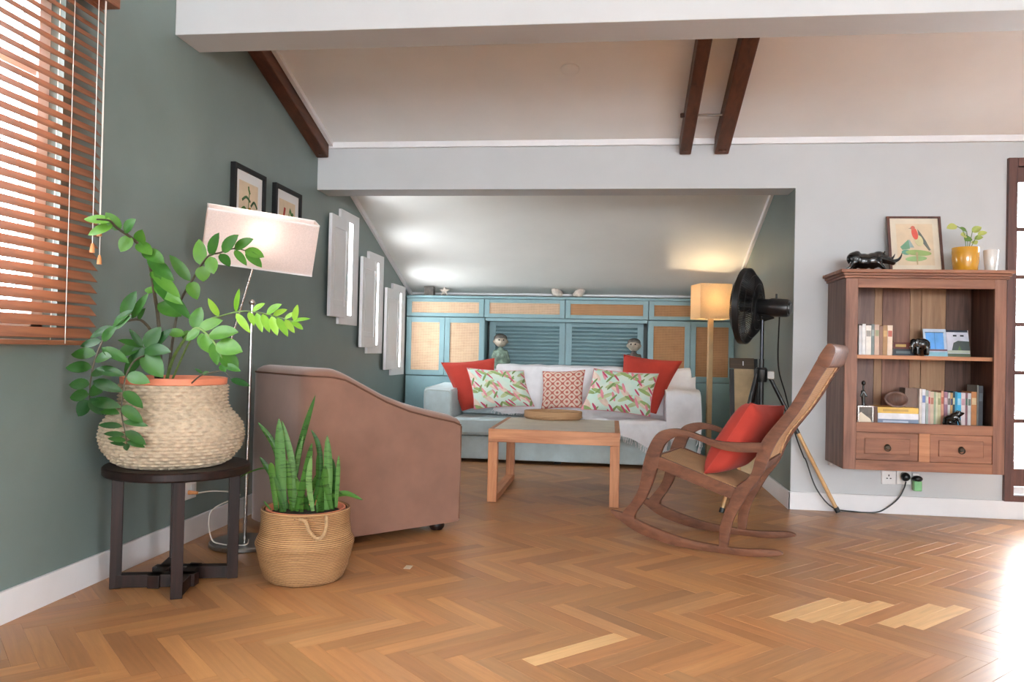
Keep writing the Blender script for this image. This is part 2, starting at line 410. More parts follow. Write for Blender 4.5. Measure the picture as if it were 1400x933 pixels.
# --- floor: slab under herringbone blocks
flo = struct('floor', G().box(-0.2, XR+0.2, YN-0.2, YA+0.2, -0.12, -0.006), 'dark_wood', 'herringbone parquet floor of warm brown oak blocks')
PL, PW = 0.42, 0.07
U0, V0 = -0.5215, 3.058; NB = int(round(PL/PW)); S2 = math.sqrt(0.5)
def uv2xy(u, v): return ((u+v)*S2, (v-u)*S2)
blocks = []
for m in range(-18, 19):
    for k in range(-110, 111):
        for typ in (0, 1):
            if typ == 0: cu, cv = (k+m*NB+NB/2)*PW, (k-m*NB+0.5)*PW
            else: cu, cv = (k+m*NB+0.5)*PW, (k-m*NB+1+NB/2)*PW
            x, y = uv2xy(cu+U0, cv+V0)
            if -0.25 < x < XR and YN < y < 8.0 and not (y > D+0.2 and x > W+0.15): blocks.append((x, y, typ))
PAL = [(192, 140, 96), (184, 132, 90), (198, 146, 102), (188, 138, 98), (178, 126, 86), (196, 144, 98), (188, 134, 92), (182, 132, 94), (200, 150, 108), (176, 124, 84)]
def hash01(x, y, k=0): 
    v = math.sin(x*127.1+y*311.7+k*74.7)*43758.5453; return v-math.floor(v)
def block_geo(cx, cy, ang, L, Wd, top=0.0):
    c, s = math.cos(ang), math.sin(ang); h, q, b = L/2-0.0003, Wd/2-0.0003, 0.0004
    loc = [(-h, -q, -0.008), (h, -q, -0.008), (h, q, -0.008), (-h, q, -0.008), (-h, -q, -b), (h, -q, -b), (h, q, -b), (-h, q, -b), (-h+b, -q+b, 0), (h-b, -q+b, 0), (h-b, q-b, 0), (-h+b, q-b, 0)]
    V = [(cx+x*c-y*s, cy+x*s+y*c, z+top) for x, y, z in loc]
    F = [(0, 1, 5, 4), (1, 2, 6, 5), (2, 3, 7, 6), (3, 0, 4, 7), (4, 5, 9, 8), (5, 6, 10, 9), (6, 7, 11, 10), (7, 4, 8, 11), (8, 9, 10, 11)]
    return V, F, [(x, y) for x, y, z in loc]
def block_mesh(name, items):     # items: (cx, cy, ang, colour, uv offset, top)
    V, F, UVv, Cv = [], [], [], []
    for cx, cy, ang, col, (ou, ov), top in items:
        v, f, uv = block_geo(cx, cy, ang, PL, PW, top); n = len(V)
        V += v; F += [tuple(i+n for i in q) for q in f]; UVv += [(a+ou, b+ov) for a, b in uv]; Cv += [lin(col)]*len(v)
    me = bpy.data.meshes.new(name); me.from_pydata(V, [], F); me.materials.append(MATS['parquet'])
    ul = me.uv_layers.new(name='UVMap'); li = np.zeros(len(me.loops), int); me.loops.foreach_get('vertex_index', li)
    ul.data.foreach_set('uv', np.array(UVv, float)[li].ravel())
    ca = me.color_attributes.new('Col', 'FLOAT_COLOR', 'POINT'); ca.data.foreach_set('color', np.array(Cv, float).ravel())
    return me
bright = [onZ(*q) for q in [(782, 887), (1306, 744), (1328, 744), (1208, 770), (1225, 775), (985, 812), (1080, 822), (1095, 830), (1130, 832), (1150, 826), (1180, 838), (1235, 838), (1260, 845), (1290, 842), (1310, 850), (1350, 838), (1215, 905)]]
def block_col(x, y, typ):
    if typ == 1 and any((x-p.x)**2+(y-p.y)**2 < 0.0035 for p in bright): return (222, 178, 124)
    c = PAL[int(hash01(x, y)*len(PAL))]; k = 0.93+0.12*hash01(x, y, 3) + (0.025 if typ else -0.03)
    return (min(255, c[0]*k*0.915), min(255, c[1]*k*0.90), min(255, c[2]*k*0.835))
def seen_area(b):
    x, y, t = b
    if y < 1.0: return 0
    X, Y = px((x, y, 0))
    if not (-60 < X < 1460 and 560 < Y < 960): return 0
    return 1/(y**3)
order = sorted(blocks, key=lambda b: -seen_area(b)); near = order[:300]; rest = order[300:]
cache = {}
for x, y, typ in near:
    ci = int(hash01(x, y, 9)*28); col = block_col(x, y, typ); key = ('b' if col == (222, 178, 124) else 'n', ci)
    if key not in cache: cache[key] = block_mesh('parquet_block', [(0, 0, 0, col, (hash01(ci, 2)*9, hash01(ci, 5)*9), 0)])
    o = bpy.data.objects.new('parquet_block', cache[key]); COL.objects.link(o); o.parent = flo
    o.location = (x, y, (hash01(x, y, 6)-0.5)*0.0004); o.rotation_euler.z = PI/4 if typ else -PI/4
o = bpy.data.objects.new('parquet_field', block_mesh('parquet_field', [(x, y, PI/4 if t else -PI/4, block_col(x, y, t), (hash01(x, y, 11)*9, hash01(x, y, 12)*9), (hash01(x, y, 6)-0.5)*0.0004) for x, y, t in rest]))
COL.objects.link(o); o.parent = flo; o['kind'] = 'stuff'

# --- left wall with the blind's window and three narrow slots
WN = []     # narrow windows: frame y0,y1,z0,z1 from the photograph, on the wall plane
for fr, pn in [(((467.6, 287.4), (492.3, 297.6), (486.4, 445.6), (462, 443)), ((457.4, 291.4), (452, 432), (474.8, 433.5))),
               (((505.7, 345), (525.8, 351), (521, 484), (501, 483)), ((498.4, 350.4), (495.5, 475), (513.7, 475))),
               (((537.9, 388), (555.3, 392.8), (550.7, 512.6), (534.4, 512.6)), ((531, 393), (528.5, 506), (545, 507)))]:
    q = [onX(*p, 0.02) for p in fr]; r = [onX(*p, 0.06) for p in pn]
    WN.append(((q[0].y+q[3].y)/2, min((q[1].y+q[2].y)/2, 7.9), (q[2].z+q[3].z)/2, (q[0].z+q[1].z)/2, (r[0].y+r[1].y)/2, r[2].y, r[1].z, r[0].z))
WB = (1.25, 2.80, 1.04, 2.36)
WN = [(a, b, c, d, pa, pb+0.03, pc, pd) for a, b, c, d, pa, pb, pc, pd in WN]
BL_, BR_ = 0.10, 0.145      # casing widths either side
holes = [WB] + [(a+BL_, b-BR_, c+0.07, d-0.07) for a, b, c, d, *_ in WN]
struct('wall_left', holed(G(), 'x', -0.18, 0.0, YN-0.2, YA+0.2, -0.1, 4.1, holes), 'green_paint', 'grey-green painted wall with windows')
# --- back wall: white, header over the alcove, wide glazed door opening
DO = (4.606, 6.62, 0.114, 2.308)
g = G().box(0.0, W, D, D+TB, ZB, 2.62); holed(g, 'y', D, D+TB, W, XR+0.2, -0.1, 2.62, [DO]); struct('wall_back', g, 'white_paint', 'white wall with header over the alcove')
struct('wall_alcove_right', G().box(W-0.003, W-0.0005, D+0.001, D+TB, 0, ZB-0.001).box(W-0.003, W+0.12, D+TB, YA+0.2, -0.1, 2.6), 'green_paint')
struct('wall_alcove_back', G().box(-0.2, W+0.2, YA, YA+0.15, -0.1, 2.6), 'green_paint')
struct('wall_right', holed(G(), 'x', XR, XR+0.18, YN-0.2, D, -0.1, 4.1, [(-3.3, -1.1, 0.8, 2.3)]), 'white_paint')  # unseen opening added to let sky light onto the left wall
struct('wall_rear', holed(G(), 'y', YN-0.18, YN, -0.2, XR+0.2, -0.1, 4.1, [(0.9, 5.9, 0.85, 2.65)]), 'white_paint')  # unseen; opening and room depth shaped to spread the light evenly
YRidge = 1.0
g = G()
def slab(g, x0, x1, ya, zaa, yb, zbb, t=0.12):
    return g.hexa([(x0, ya, zaa), (x1, ya, zaa), (x1, yb, zbb), (x0, yb, zbb)], [(x0, ya, zaa+t), (x1, ya, zaa+t), (x1, yb, zbb+t), (x0, yb, zbb+t)])
slab(g, -0.02, XR, YRidge, zc(YRidge), D+0.02, zc(D+0.02)); slab(g, -0.02, XR, YN, zc(YRidge), YRidge, zc(YRidge))
struct('ceiling', g, 'ceiling_paint', 'white sloping ceiling')
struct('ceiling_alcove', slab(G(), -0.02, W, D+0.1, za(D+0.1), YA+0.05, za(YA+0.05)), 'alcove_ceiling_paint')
struct('ceiling_beam', G().box(0.0, XR, 3.56, 3.786, 2.483, 3.2), 'white_paint', 'deep white beam across the sloping ceiling', bevel=0.004, seg=2)
# baseboards and trims
def board(g): return g
struct('baseboard_left', G().box(0, 0.016, YN, 7.93, 0, 0.1157), 'gloss_white', bevel=0.003)
struct('baseboard_back', G().box(W-0.018, XR, D-0.016, D, 0, 0.1157), 'gloss_white', bevel=0.003)
struct('baseboard_alcove', G().box(W-0.019, W-0.003, D-0.016, 7.93, 0, 0.1157), 'gloss_white', bevel=0.003)
struct('trim_1', G().box(0.0, XR, D-0.022, D, ZT, ZT+0.045), 'gloss_white', bevel=0.006)
struct('trim_2', slab(G(), 0.092, 0.118, 3.8, zc(3.8)-0.03, D-0.02, zc(D-0.02)-0.03, 0.035), 'gloss_white')
struct('trim_3', slab(G(), 0.0, 0.022, D+TB, za(D+TB)-0.045, 8.2, za(8.2)-0.045, 0.05), 'gloss_white')
struct('trim_4', slab(G(), W-0.025, W-0.003, D+TB, za(D+TB)-0.045, 8.2, za(8.2)-0.045, 0.05), 'gloss_white')
struct('trim_5', G().box(0.02, W-0.02, 8.13, 8.15, 1.575, 1.605), 'gloss_white')
# rafters
def rafter(x0, x1, ybot, label):
    zb = lambda y: 2.343+SL*(D-0.02-y)
    y0, y1 = 3.80, D-0.024
    r = G().hexa([(x0, y0, zb(y0)), (x1, y0, zb(y0)), (x1, y1, zb(y1)), (x0, y1, zb(y1))], [(x0, y0, zc(y0)+0.02), (x1, y0, zc(y0)+0.02), (x1, y1, zc(y1)+0.02), (x0, y1, zc(y1)+0.02)]).obj('rafter', 'rafter_wood', None, bevel=0.008)
    tag(r, label, kind='structure')
    return r
r1 = rafter(0.0, 0.088, 0, 'dark brown rafter along the green wall')
r2 = rafter(2.535, 2.612, 0, 'dark brown rafter, the one nearer the green wall of a pair')
r3 = rafter(2.765, 2.858, 0, 'dark brown rafter, the one nearer the bookcase of a pair')
for r, xs in ((r1, (0.044,)), (r2, (2.573,)), (r3, (2.80, 2.825))):
    for x in xs:
        y = D-0.075; z = 2.343+SL*(D-0.02-y)
        G().lathe([(0.0, -0.006), (0.012, -0.006), (0.012, 0.006)], (x, y, z-0.001), 12).obj('bolt', 'rafter_wood', r)
p = Vector((2.612, 5.05, 2.343+SL*0.37+0.045)); 
tr = tag(G().tube([p+Vector((-0.10, 0, 0)), p+Vector((0.153, 0, 0))], 0.007, 8).obj('tie_rod', 'steel'), 'thin galvanised tie rod between the paired rafters', 'rod')
G().lathe([(0, -0.012), (0.014, -0.012), (0.014, 0.012), (0, 0.012)], (2.522, 5.05, p.z), 6).obj('nut', 'rafter_wood', tr)
d = onY(780, 86, 4.66); y = 4.66
cdn = G().lathe([(0.0, -0.014), (0.045, -0.013), (0.055, -0.006), (0.056, 0.0)], (0, 0, 0), 32)
Rm = Matrix.Translation((1.832, 4.69, zc(4.69))) @ Matrix.Rotation(-math.atan(SL), 4, 'X')
cdn.V = [tuple(Rm @ Vector(v)) for v in cdn.V]
tag(cdn.obj('ceiling_rose', 'ceiling_paint', None, smooth=True), 'small round cream cover plate on the sloping ceiling', 'ceiling plate')

# --- window behind the blind
w1 = struct('window_1', G().box(-0.12, -0.06, WB[0], WB[1], WB[2], WB[2]+0.06).box(-0.12, -0.06, WB[0], WB[1], WB[3]-0.06, WB[3]).box(-0.12, -0.06, WB[0], WB[0]+0.06, WB[2], WB[3]).box(-0.12, -0.06, WB[1]-0.06, WB[1], WB[2], WB[3])
            .box(-0.12, -0.06, 2.00, 2.07, WB[2], WB[3]).box(-0.11, -0.07, WB[0], WB[1], 2.0, 2.04), 'gloss_white', 'white framed window with bars behind the blind')
for a, b in ((WB[0]+0.06, 2.00), (2.07, WB[1]-0.06)): G().box(-0.092, -0.088, a, b, WB[2]+0.06, WB[3]-0.06).obj('pane', 'pane_glass', w1)
for y in (2.24, 2.40, 2.56): G().box(-0.15, -0.135, y-0.008, y+0.008, WB[2], WB[3]).obj('grille_bar', 'steel', w1)
for k, (ya, yb, z0, z1) in enumerate([(2.10, 2.66, 1.15, 1.75), (2.66, 2.10, 1.55, 2.2), (2.12, 2.66, 1.9, 2.33), (2.66, 2.10, 1.1, 1.5)]):
    G().tube(spline([(-0.142, ya, z0), (-0.142, (ya+yb)/2, (z0+z1)/2+0.03), (-0.142, yb, z1)], 6), 0.009, 6).obj('grille_bar', 'gloss_white', w1)
# --- three narrow windows, each with a sliding shutter panel
for i, (a, b, c, d_, pa, pb, pc, pd) in enumerate(WN):
    w = struct('window_%d' % (i+2), G().box(0, 0.022, a, a+BL_+.005, c, d_).box(0, 0.022, b-BR_-.005, b, c, d_).box(0, 0.022, a+BL_+.005, b-BR_-.005, c, c+0.075).box(0, 0.022, a+BL_+.005, b-BR_-.005, d_-0.075, d_)
               .box(-0.18, 0, a+BL_, a+BL_+.007, c+0.07, d_-0.07).box(-0.18, 0, b-BR_-.007, b-BR_, c+0.07, d_-0.07).box(-0.18, 0, a+BL_, b-BR_, c+0.07, c+0.077).box(-0.18, 0, a+BL_, b-BR_, d_-0.077, d_-0.07), 'gloss_white',
               'narrow white window with shutter panel, %s along the green wall' % ('tallest', 'middle', 'lowest')[i])
    G().box(-0.102, -0.098, a+BL_+.007, b-BR_-.007, c+0.077, d_-0.077).obj('pane', 'pane_glass', w)
    area('daylight_narrow_window', (-0.09, (a+BL_+b-BR_)/2, (c+d_)/2), (0, -PI/2, 0), d_-c-0.16, b-a-BL_-BR_-0.02, 9.5, (0.94, 0.98, 1.0))
    sh = G().box(0.024, 0.05, pa, pa+0.055, pc, pd).box(0.024, 0.05, pb-0.055, pb, pc, pd).box(0.024, 0.05, pa+0.055, pb-0.055, pc, pc+0.09).box(0.024, 0.05, pa+0.055, pb-0.055, pd-0.09, pd).box(0.026, 0.040, pa+0.05, pb-0.05, pc+0.08, pd-0.08).obj('shutter', 'gloss_white', w, bevel=0.003)
    ins = G().box(0.040, 0.045, pa+0.085, pb-0.085, pc+0.13, pd-0.13).obj('raised_panel', 'gloss_white', sh, bevel=0.004)
# --- glazed door at the end of the white wall
x0, x1, z0, z1 = DO
dr = struct('door_1', G().box(x0, x0+0.055, D-0.03, D+0.10, z0, z1).box(x1-0.055, x1, D-0.03, D+0.10, z0, z1).box(x0+0.055, x1-0.055, D-0.03, D+0.10, z1-0.055, z1).box(x0+0.055, x1-0.055, D-0.03, D+0.10, z0, z0+0.04), 'door_wood', 'dark brown framed glazed door beside the bookcase', bevel=0.004)
zz = [onY(1392, q, D+0.02).z for q in (641, 576, 510, 444, 379, 314, 250)]
xm = (x0+x1)/2
for a, b in ((x0+0.055, xm-0.005), (xm+0.005, x1-0.055)):
    lf = G().box(a, a+0.012, D+0.0, D+0.04, z0+0.04, z1-0.10).box(b-0.06, b, D+0.0, D+0.04, z0+0.04, z1-0.10).box(a, b, D+0.0, D+0.04, zz[-1], z1-0.055).box(a, b, D+0.002, D+0.04, z0+0.04+0.055, zz[0]).obj('door_leaf', 'door_wood', dr, bevel=0.003)
    for k, z in enumerate(zz[1:-1]): G().box(a+0.012, b-0.06, D+0.005, D+0.03, z-0.013, z+0.013).obj('muntin', 'door_wood', lf)
    for k in range(len(zz)-1): G().box(a+0.012, b-0.06, D+0.016, D+0.020, zz[k]+0.013, zz[k+1]-0.013).obj('pane', 'pane_glass', lf)
    G().box(a, b, D+0.004, D+0.036, z0+0.045, z0+0.09).obj('threshold_rail', 'gloss_white', lf)

# ================================================================== BUILT-IN CABINETS
CF = 7.94; CB = 8.14
def rattan_door(parent, x0, x1, z0, z1, b, m='rattan', y=CF):
    d = G().box(x0, x0+b, y-0.022, y, z0, z1).box(x1-b, x1, y-0.022, y, z0, z1).box(x0+b, x1-b, y-0.022, y, z0, z0+b).box(x0+b, x1-b, y-0.022, y, z1-b, z1).obj('door', 'teal_paint', parent, bevel=0.002)
    G().box(x0+b-0.002, x1-b+0.002, y-0.012, y-0.006, z0+b-0.002, z1-b+0.002).obj('rattan_panel', m, d)
    return d
tb = tag(G().box(0.018, W-0.006, CF-0.03, 8.13, 1.525, 1.55).obj('cabinet_top_board', 'teal_paint', None, bevel=0.003), 'long teal top board running over all the cabinets', 'board')
oh = [(0.022, 0.822, 'rattan', 'end one by the narrow windows'), (0.826, 1.640, 'rattan', 'second from the narrow windows'), (1.644, 2.462, 'rattan_shaded', 'second from the square-shade lamp'), (2.466, 3.29, 'rattan_shaded', 'end one by the square-shade lamp')]
for a, b, m, lab in oh:
    t = thing('overhead_cabinet', 'long low teal overhead cabinet with rattan flap, %s' % lab, 'cabinet', ((a+b)/2, CF+0.1, 1.34), 0, 'overhead cabinets under the top board')
    G().box(a, b, CF+0.001, 8.13, 1.335, 1.524).obj('body', 'teal_paint', t)
    d = G().box(a+0.002, a+0.052, CF-0.022, CF, 1.338, 1.518).box(b-0.052, b-0.002, CF-0.022, CF, 1.338, 1.518).box(a+0.052, b-0.052, CF-0.022, CF, 1.338, 1.374).box(a+0.052, b-0.052, CF-0.022, CF, 1.484, 1.518).obj('door', 'teal_paint', t, bevel=0.002)
    G().box(a+0.05, b-0.05, CF-0.013, CF-0.006, 1.372, 1.486).obj('rattan_panel', m, d)
rail = tag(G().box(0.84, 2.455, CF-0.012, CF+0.06, 1.30, 1.332).obj('niche_rail', 'teal_paint', None, bevel=0.003), 'teal rail across the top of the shuttered niche', 'rail')
for a, b, m, lab in ((0.022, 0.832, 'rattan', 'by the narrow windows'), (2.462, 3.29, 'rattan_shaded', 'behind the square-shade lamp')):
    t = thing('rattan_cabinet', 'teal cabinet with two rattan-panelled doors, %s' % lab, 'cabinet', ((a+b)/2, CF+0.1, 0.735), 0, 'rattan door cabinets')
    G().box(a, b, CF+0.001, 8.13, 0.735, 1.33).obj('body', 'teal_paint', t)
    mid = (a+b)/2-0.005
    rattan_door(t, a+0.002, mid-0.002, 0.738, 1.328, 0.052, m); rattan_door(t, mid+0.002, b-0.002, 0.738, 1.328, 0.052, m)
lo = thing('lower_cabinet', 'plain teal lower cabinet front behind the sofa', 'cabinet', (W/2, CF+0.1, 0), 0)
G().box(0.022, 3.29, CF+0.0, 8.13, 0.0, 0.73).obj('body', 'teal_paint', lo)
for a, b in ((0.024, 0.83), (0.834, 1.64), (1.644, 2.46), (2.464, 3.288)): G().box(a, b, CF-0.014, CF-0.001, 0.06, 0.728).obj('front_panel', 'teal_paint', lo, bevel=0.002)
for a, b, lab in ((0.862, 1.64, 'by the figurine with the green tunic'), (1.644, 2.425, 'behind the figurine with the round face')):
    t = thing('louvered_shutter', 'teal louvered shutter in the niche, %s' % lab, 'shutter', ((a+b)/2, 8.08, 0.735), 0, 'louvered shutters')
    y = 8.088; fw = 0.062
    for q in ((a, a+fw, 0.74, 1.30), (b-fw, b, 0.74, 1.30)): G().box(q[0], q[1], y-0.016, y+0.016, q[2], q[3]).obj('stile', 'teal_paint', t, bevel=0.002)
    for q in ((0.74, 0.845), (1.262, 1.30)): G().box(a+fw, b-fw, y-0.015, y+0.015, *q).obj('rail', 'teal_paint', t, bevel=0.002)
    G().box(a+fw, b-fw, y+0.02, y+0.025, 0.845, 1.262).obj('backing', 'teal_paint', t)
    n = 11
    for k in range(n):
        z = 0.845+(k+0.5)*(1.262-0.845)/n
        G().hexa([(a+fw, y-0.020, z-0.015), (b-fw, y-0.020, z-0.015), (b-fw, y+0.014, z+0.008), (a+fw, y+0.014, z+0.008)], [(a+fw, y-0.020, z-0.009), (b-fw, y-0.020, z-0.009), (b-fw, y+0.014, z+0.015), (a+fw, y+0.014, z+0.015)]).obj('slat', 'teal_paint', t)
    hx = b-fw/2 if 'tunic' in lab else a+fw/2
    G().box(hx-0.006, hx+0.006, y-0.028, y-0.016, 0.98, 1.08).obj('handle', 'teal_paint', t, bevel=0.002)
# on the top board
q = onY(588, 402, 8.0); z = 1.55
bx = thing('dark_box', 'small dark carved cube box on the top board', 'box', (q.x, 8.0, z)); G().box(q.x-0.05, q.x+0.045, 7.95, 8.04, z, z+0.075).obj('body', 'pewter', bx, bevel=0.004); G().box(q.x-0.053, q.x+0.048, 7.947, 8.043, z+0.075, z+0.092).obj('lid', 'pewter', bx, bevel=0.003)
q = onY(607.5, 402, 8.0)
g = G(); V = []; 
for k in range(10):
    a = PI/2+2*PI*k/10; r = 0.062 if k % 2 == 0 else 0.026; V.append((q.x+r*math.cos(a), z+0.05+r*math.sin(a)))
n = len(V); c0 = (q.x, 7.985, z+0.05); c1 = (q.x, 8.015, z+0.05)
g.add([(u, 8.0, v) for u, v in V]+[c0, c1], [(i, (i+1) % n, n) for i in range(n)]+[((i+1) % n, i, n+1) for i in range(n)])
sf = g.obj('starfish', 'shell'); 
tag(sf, 'pale starfish standing beside the dark carved cube', 'starfish')
for x, k, lab in ((766, -1, 'white spiral seashell nearer the starfish'), (787, 1, 'white spiral seashell further from the starfish')):
    q = onY(x, 402, 8.0); c = Vector((q.x, 8.0, z))
    t = thing('seashell', lab+' on the top board', 'shell', c, 0, 'seashells on the top board')
    G().grid(lambda u, v: (c.x+k*(0.025-0.02*v)+0.055*math.sqrt(max(0, 1-(2*v-1)**2))*math.cos(2*PI*u)*1.0+k*0.06*v*v, 8.0+0.05*math.sqrt(max(0, 1-(2*v-1)**2))*math.sin(2*PI*u), z+0.047+0.047*(2*v-1)*(1+0.0*u)+0.003*math.sin(14*PI*u)*math.sqrt(max(0, 1-(2*v-1)**2))), 28, 14, True).obj('body', 'shell', t, smooth=True)
    G().lathe([(0.03, 0), (0.022, 0.012), (0.014, 0.022), (0.007, 0.03), (0.0, 0.036)], (c.x+k*0.05, 8.0, z+0.05), 14).obj('spire', 'shell', t, smooth=True)
# figurines in the niche
def figurine(x, ytop, body_m, lab, turn):
    b = onY(x, 503, 8.0); zt = onY(x, ytop, 8.0).z; z0 = 0.731; H = zt-z0; cx = b.x
    t = thing('figurine', lab, 'figurine', (cx, 7.985, z0), turn, 'figurines in the niche')
    L = lambda *p: (p[0]*H, p[1]*H, p[2]*H)
    blob('body', [(L(0, 0, 0.30), L(0.19, 0.13, 0.2)), (L(0, 0, 0.5), L(0.15, 0.1, 0.16)), (L(0, 0, 0.12), L(0.17, 0.14, 0.12)), (L(-0.13, 0, 0.58), 0.05*H, L(-0.19, -0.05, 0.36), 0.045*H), (L(0.13, 0, 0.58), 0.05*H, L(0.19, -0.05, 0.36), 0.045*H), (L(-0.19, -0.05, 0.36), 0.045*H, L(-0.05, -0.13, 0.42), 0.035*H), (L(0.19, -0.05, 0.36), 0.045*H, L(0.05, -0.13, 0.38), 0.035*H), (L(0, 0, 0.62), 0.06*H, L(0, 0, 0.72), 0.055*H)], body_m, t, 0.010, True)
    h = blob('head', [(L(0, 0, 0.82), L(0.15, 0.12, 0.14)), (L(0, -0.11, 0.80), L(0.025, 0.035, 0.03)), (L(-0.15, 0, 0.81), L(0.03, 0.03, 0.045)), (L(0.15, 0, 0.81), L(0.03, 0.03, 0.045))], 'carved_face', t, 0.008, True)
    blob('hair', [(L(0, 0.02, 0.885), L(0.155, 0.125, 0.11)), (L(0, 0.05, 0.82), L(0.155, 0.10, 0.12))], 'pewter', t, 0.009, True)
    for sx in (-1, 1): G().sphere(L(sx*0.05, -0.113, 0.845), 0.018*H, 8, 6).obj('eye', 'black_plastic', h, True, local=True)
    G().lathe([(0.0, 0), (0.19*H, 0), (0.19*H, 0.03*H), (0, 0.03*H)], (0, 0, 0), 20).obj('base', 'pewter', t, local=True)
figurine(684, 456, 'carved_verdigris', 'carved figurine in a green tunic standing in the shuttered niche', 0.25)
figurine(866, 462, 'pewter', 'carved figurine with a round pale face behind a red cushion', -0.2)

# ================================================================== BLIND
bl = thing('venetian_blind', 'brown wooden venetian blind hanging over the barred window', 'blind', (0.06, 2.0, 0.985))
BY0, BY1 = 1.12, 2.915
G().box(0.02, 0.115, BY0-0.03, BY1+0.05, 2.345, 2.43).obj('valance', 'blind_wood', bl, bevel=0.004)
G().box(0.042, 0.092, BY0, BY1, 0.985, 1.003).obj('bottom_rail', 'blind_wood', bl, bevel=0.003)
th = math.radians(48); nsl = 30; sm = None
for k in range(nsl):
    z = 1.03+k*(2.325-1.03)/(nsl-1); c, s = math.cos(th)*0.025, math.sin(th)*0.025
    if sm is None:
        n = (math.sin(th)*0.0014, math.cos(th)*0.0014)
        sm = G().prism([(c, -s), (-c, s), (-c+n[0], s+n[1]), (c+n[0], -s+n[1])], lambda u, v, w: (u, w, v), BY0-2.0, BY1-2.0).mesh('slat', 'blind_wood')
    o = bpy.data.objects.new('slat', sm); COL.objects.link(o); o.parent = bl; o.location = (0.007, 0, z-0.985)
for y in (1.35, 2.05, 2.72):
    for x in (0.037, 0.097): G().tube([(x, y, 0.99), (x, y, 2.35)], 0.0012, 5).obj('ladder_cord', 'cord_white', bl)
for y, zb in ((2.845, 1.36), (2.885, 1.43), (2.89, 1.32)):
    cdo = G().tube([(0.105, y, 2.36), (0.107, y, zb+0.02)], 0.0016, 5).obj('pull_cord', 'cord_white', bl)
    G().lathe([(0, 0), (0.0095, 0), (0.008, 0.02), (0.004, 0.036), (0, 0.037)], (0.107, y, zb-0.015), 12).obj('tassel', 'tassel_wood', cdo, smooth=True)

# ================================================================== LEFT CORNER: stool, woven basket, zz plant
SX, SY = 0.318, 3.14
st = thing('round_side_table', 'dark stained round side table with pinwheel base, under the woven basket', 'side table', (SX, SY, 0), math.radians(31))
ST = 0.497
G().lathe([(0, ST-0.036), (0.283, ST-0.036), (0.288, ST-0.030), (0.288, ST-0.006), (0.282, ST), (0, ST)], (0, 0, 0), 64).obj('table_top', 'dark_wood', st, smooth=0.5, local=True)
lw = 0.044
for k in range(4):
    a = k*PI/2; R = Matrix.Rotation(a, 4, 'Z')
    g = G().box(0.225-lw/2, 0.225+lw/2, -lw/2, lw/2, 0, ST-0.036); g.V = [tuple(R @ Vector(v)) for v in g.V]; g.obj('leg', 'dark_wood', st, bevel=0.003, local=True)
    g = G().box(-0.105, 0.225-lw/2, -0.085-lw/2+0.085-0.0, lw/2, 0.004, 0.05); 
    g = G().box(-0.075, 0.205, -lw/2, lw/2, 0.004, 0.055); g.V = [tuple(R @ (Vector(v)+Vector((0, 0.0, 0)))) for v in g.V]
    # pinwheel: bars run from each leg past the centre, offset sideways to frame a small square
    R2 = Matrix.Rotation(a, 4, 'Z'); g = G().hexa([(0.203, -lw/2, 0.004), (0.225, lw/2, 0.004), (-0.07, 0.085+lw/2, 0.004), (-0.09, 0.085-lw/2, 0.004)], [(0.203, -lw/2, 0.055), (0.225, lw/2, 0.055), (-0.07, 0.085+lw/2, 0.055), (-0.09, 0.085-lw/2, 0.055)])
    g.V = [tuple(R2 @ Vector(v)) for v in g.V]; g.obj('stretcher', 'dark_wood', st, bevel=0.002, local=True)
# woven basket: rows of twisted cord, swollen belly
BX, BYc, BZ = 0.300, 3.125, ST
rows = 24
bpz = [0, 0.02, 0.07, 0.12, 0.17, 0.205, 0.235, 0.26, 0.30, 0.335]; bpr = [0.19, 0.225, 0.265, 0.278, 0.27, 0.245, 0.218, 0.207, 0.206, 0.208]
wb = thing('woven_basket', 'pot-bellied cream woven rope basket on the round side table', 'basket', (BX, BYc, BZ))
prof = [(interp(z, bpz, bpr), z) for z in np.linspace(0, 0.335, rows*4+1)]
def wr(r, z, a, i):
    row = i//4; ph = (i % 4)/4*2*PI
    return r + 0.0035*(1-math.cos(ph))*0.9 + 0.0055*math.sin(a*34+row*PI)*math.sin(ph/2)
G().lathe(prof, (BX, BYc, BZ), 204, wr, caps=1).obj('woven_wall', 'basket_rope', wb, smooth=1.2)
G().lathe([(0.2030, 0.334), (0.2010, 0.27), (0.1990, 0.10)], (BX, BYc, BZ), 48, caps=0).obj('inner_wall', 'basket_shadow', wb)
zp = thing('zz_plant', 'tall arching plant with glossy oval leaves in the cream basket', 'plant', (BX, BYc, BZ+0.02))
G().lathe([(0, 0.02), (0.15, 0.02), (0.196, 0.33), (0.207, 0.338), (0.209, 0.362), (0.200, 0.364), (0.194, 0.34), (0.190, 0.318), (0, 0.318)], (BX, BYc, BZ), 56).obj('pot', 'orange_pot', zp, smooth=0.6)
G().lathe([(0, 0.322), (0.12, 0.324), (0.19, 0.320), (0.19, 0.31)], (BX, BYc, BZ), 40).obj('soil', 'soil', zp, smooth=True)

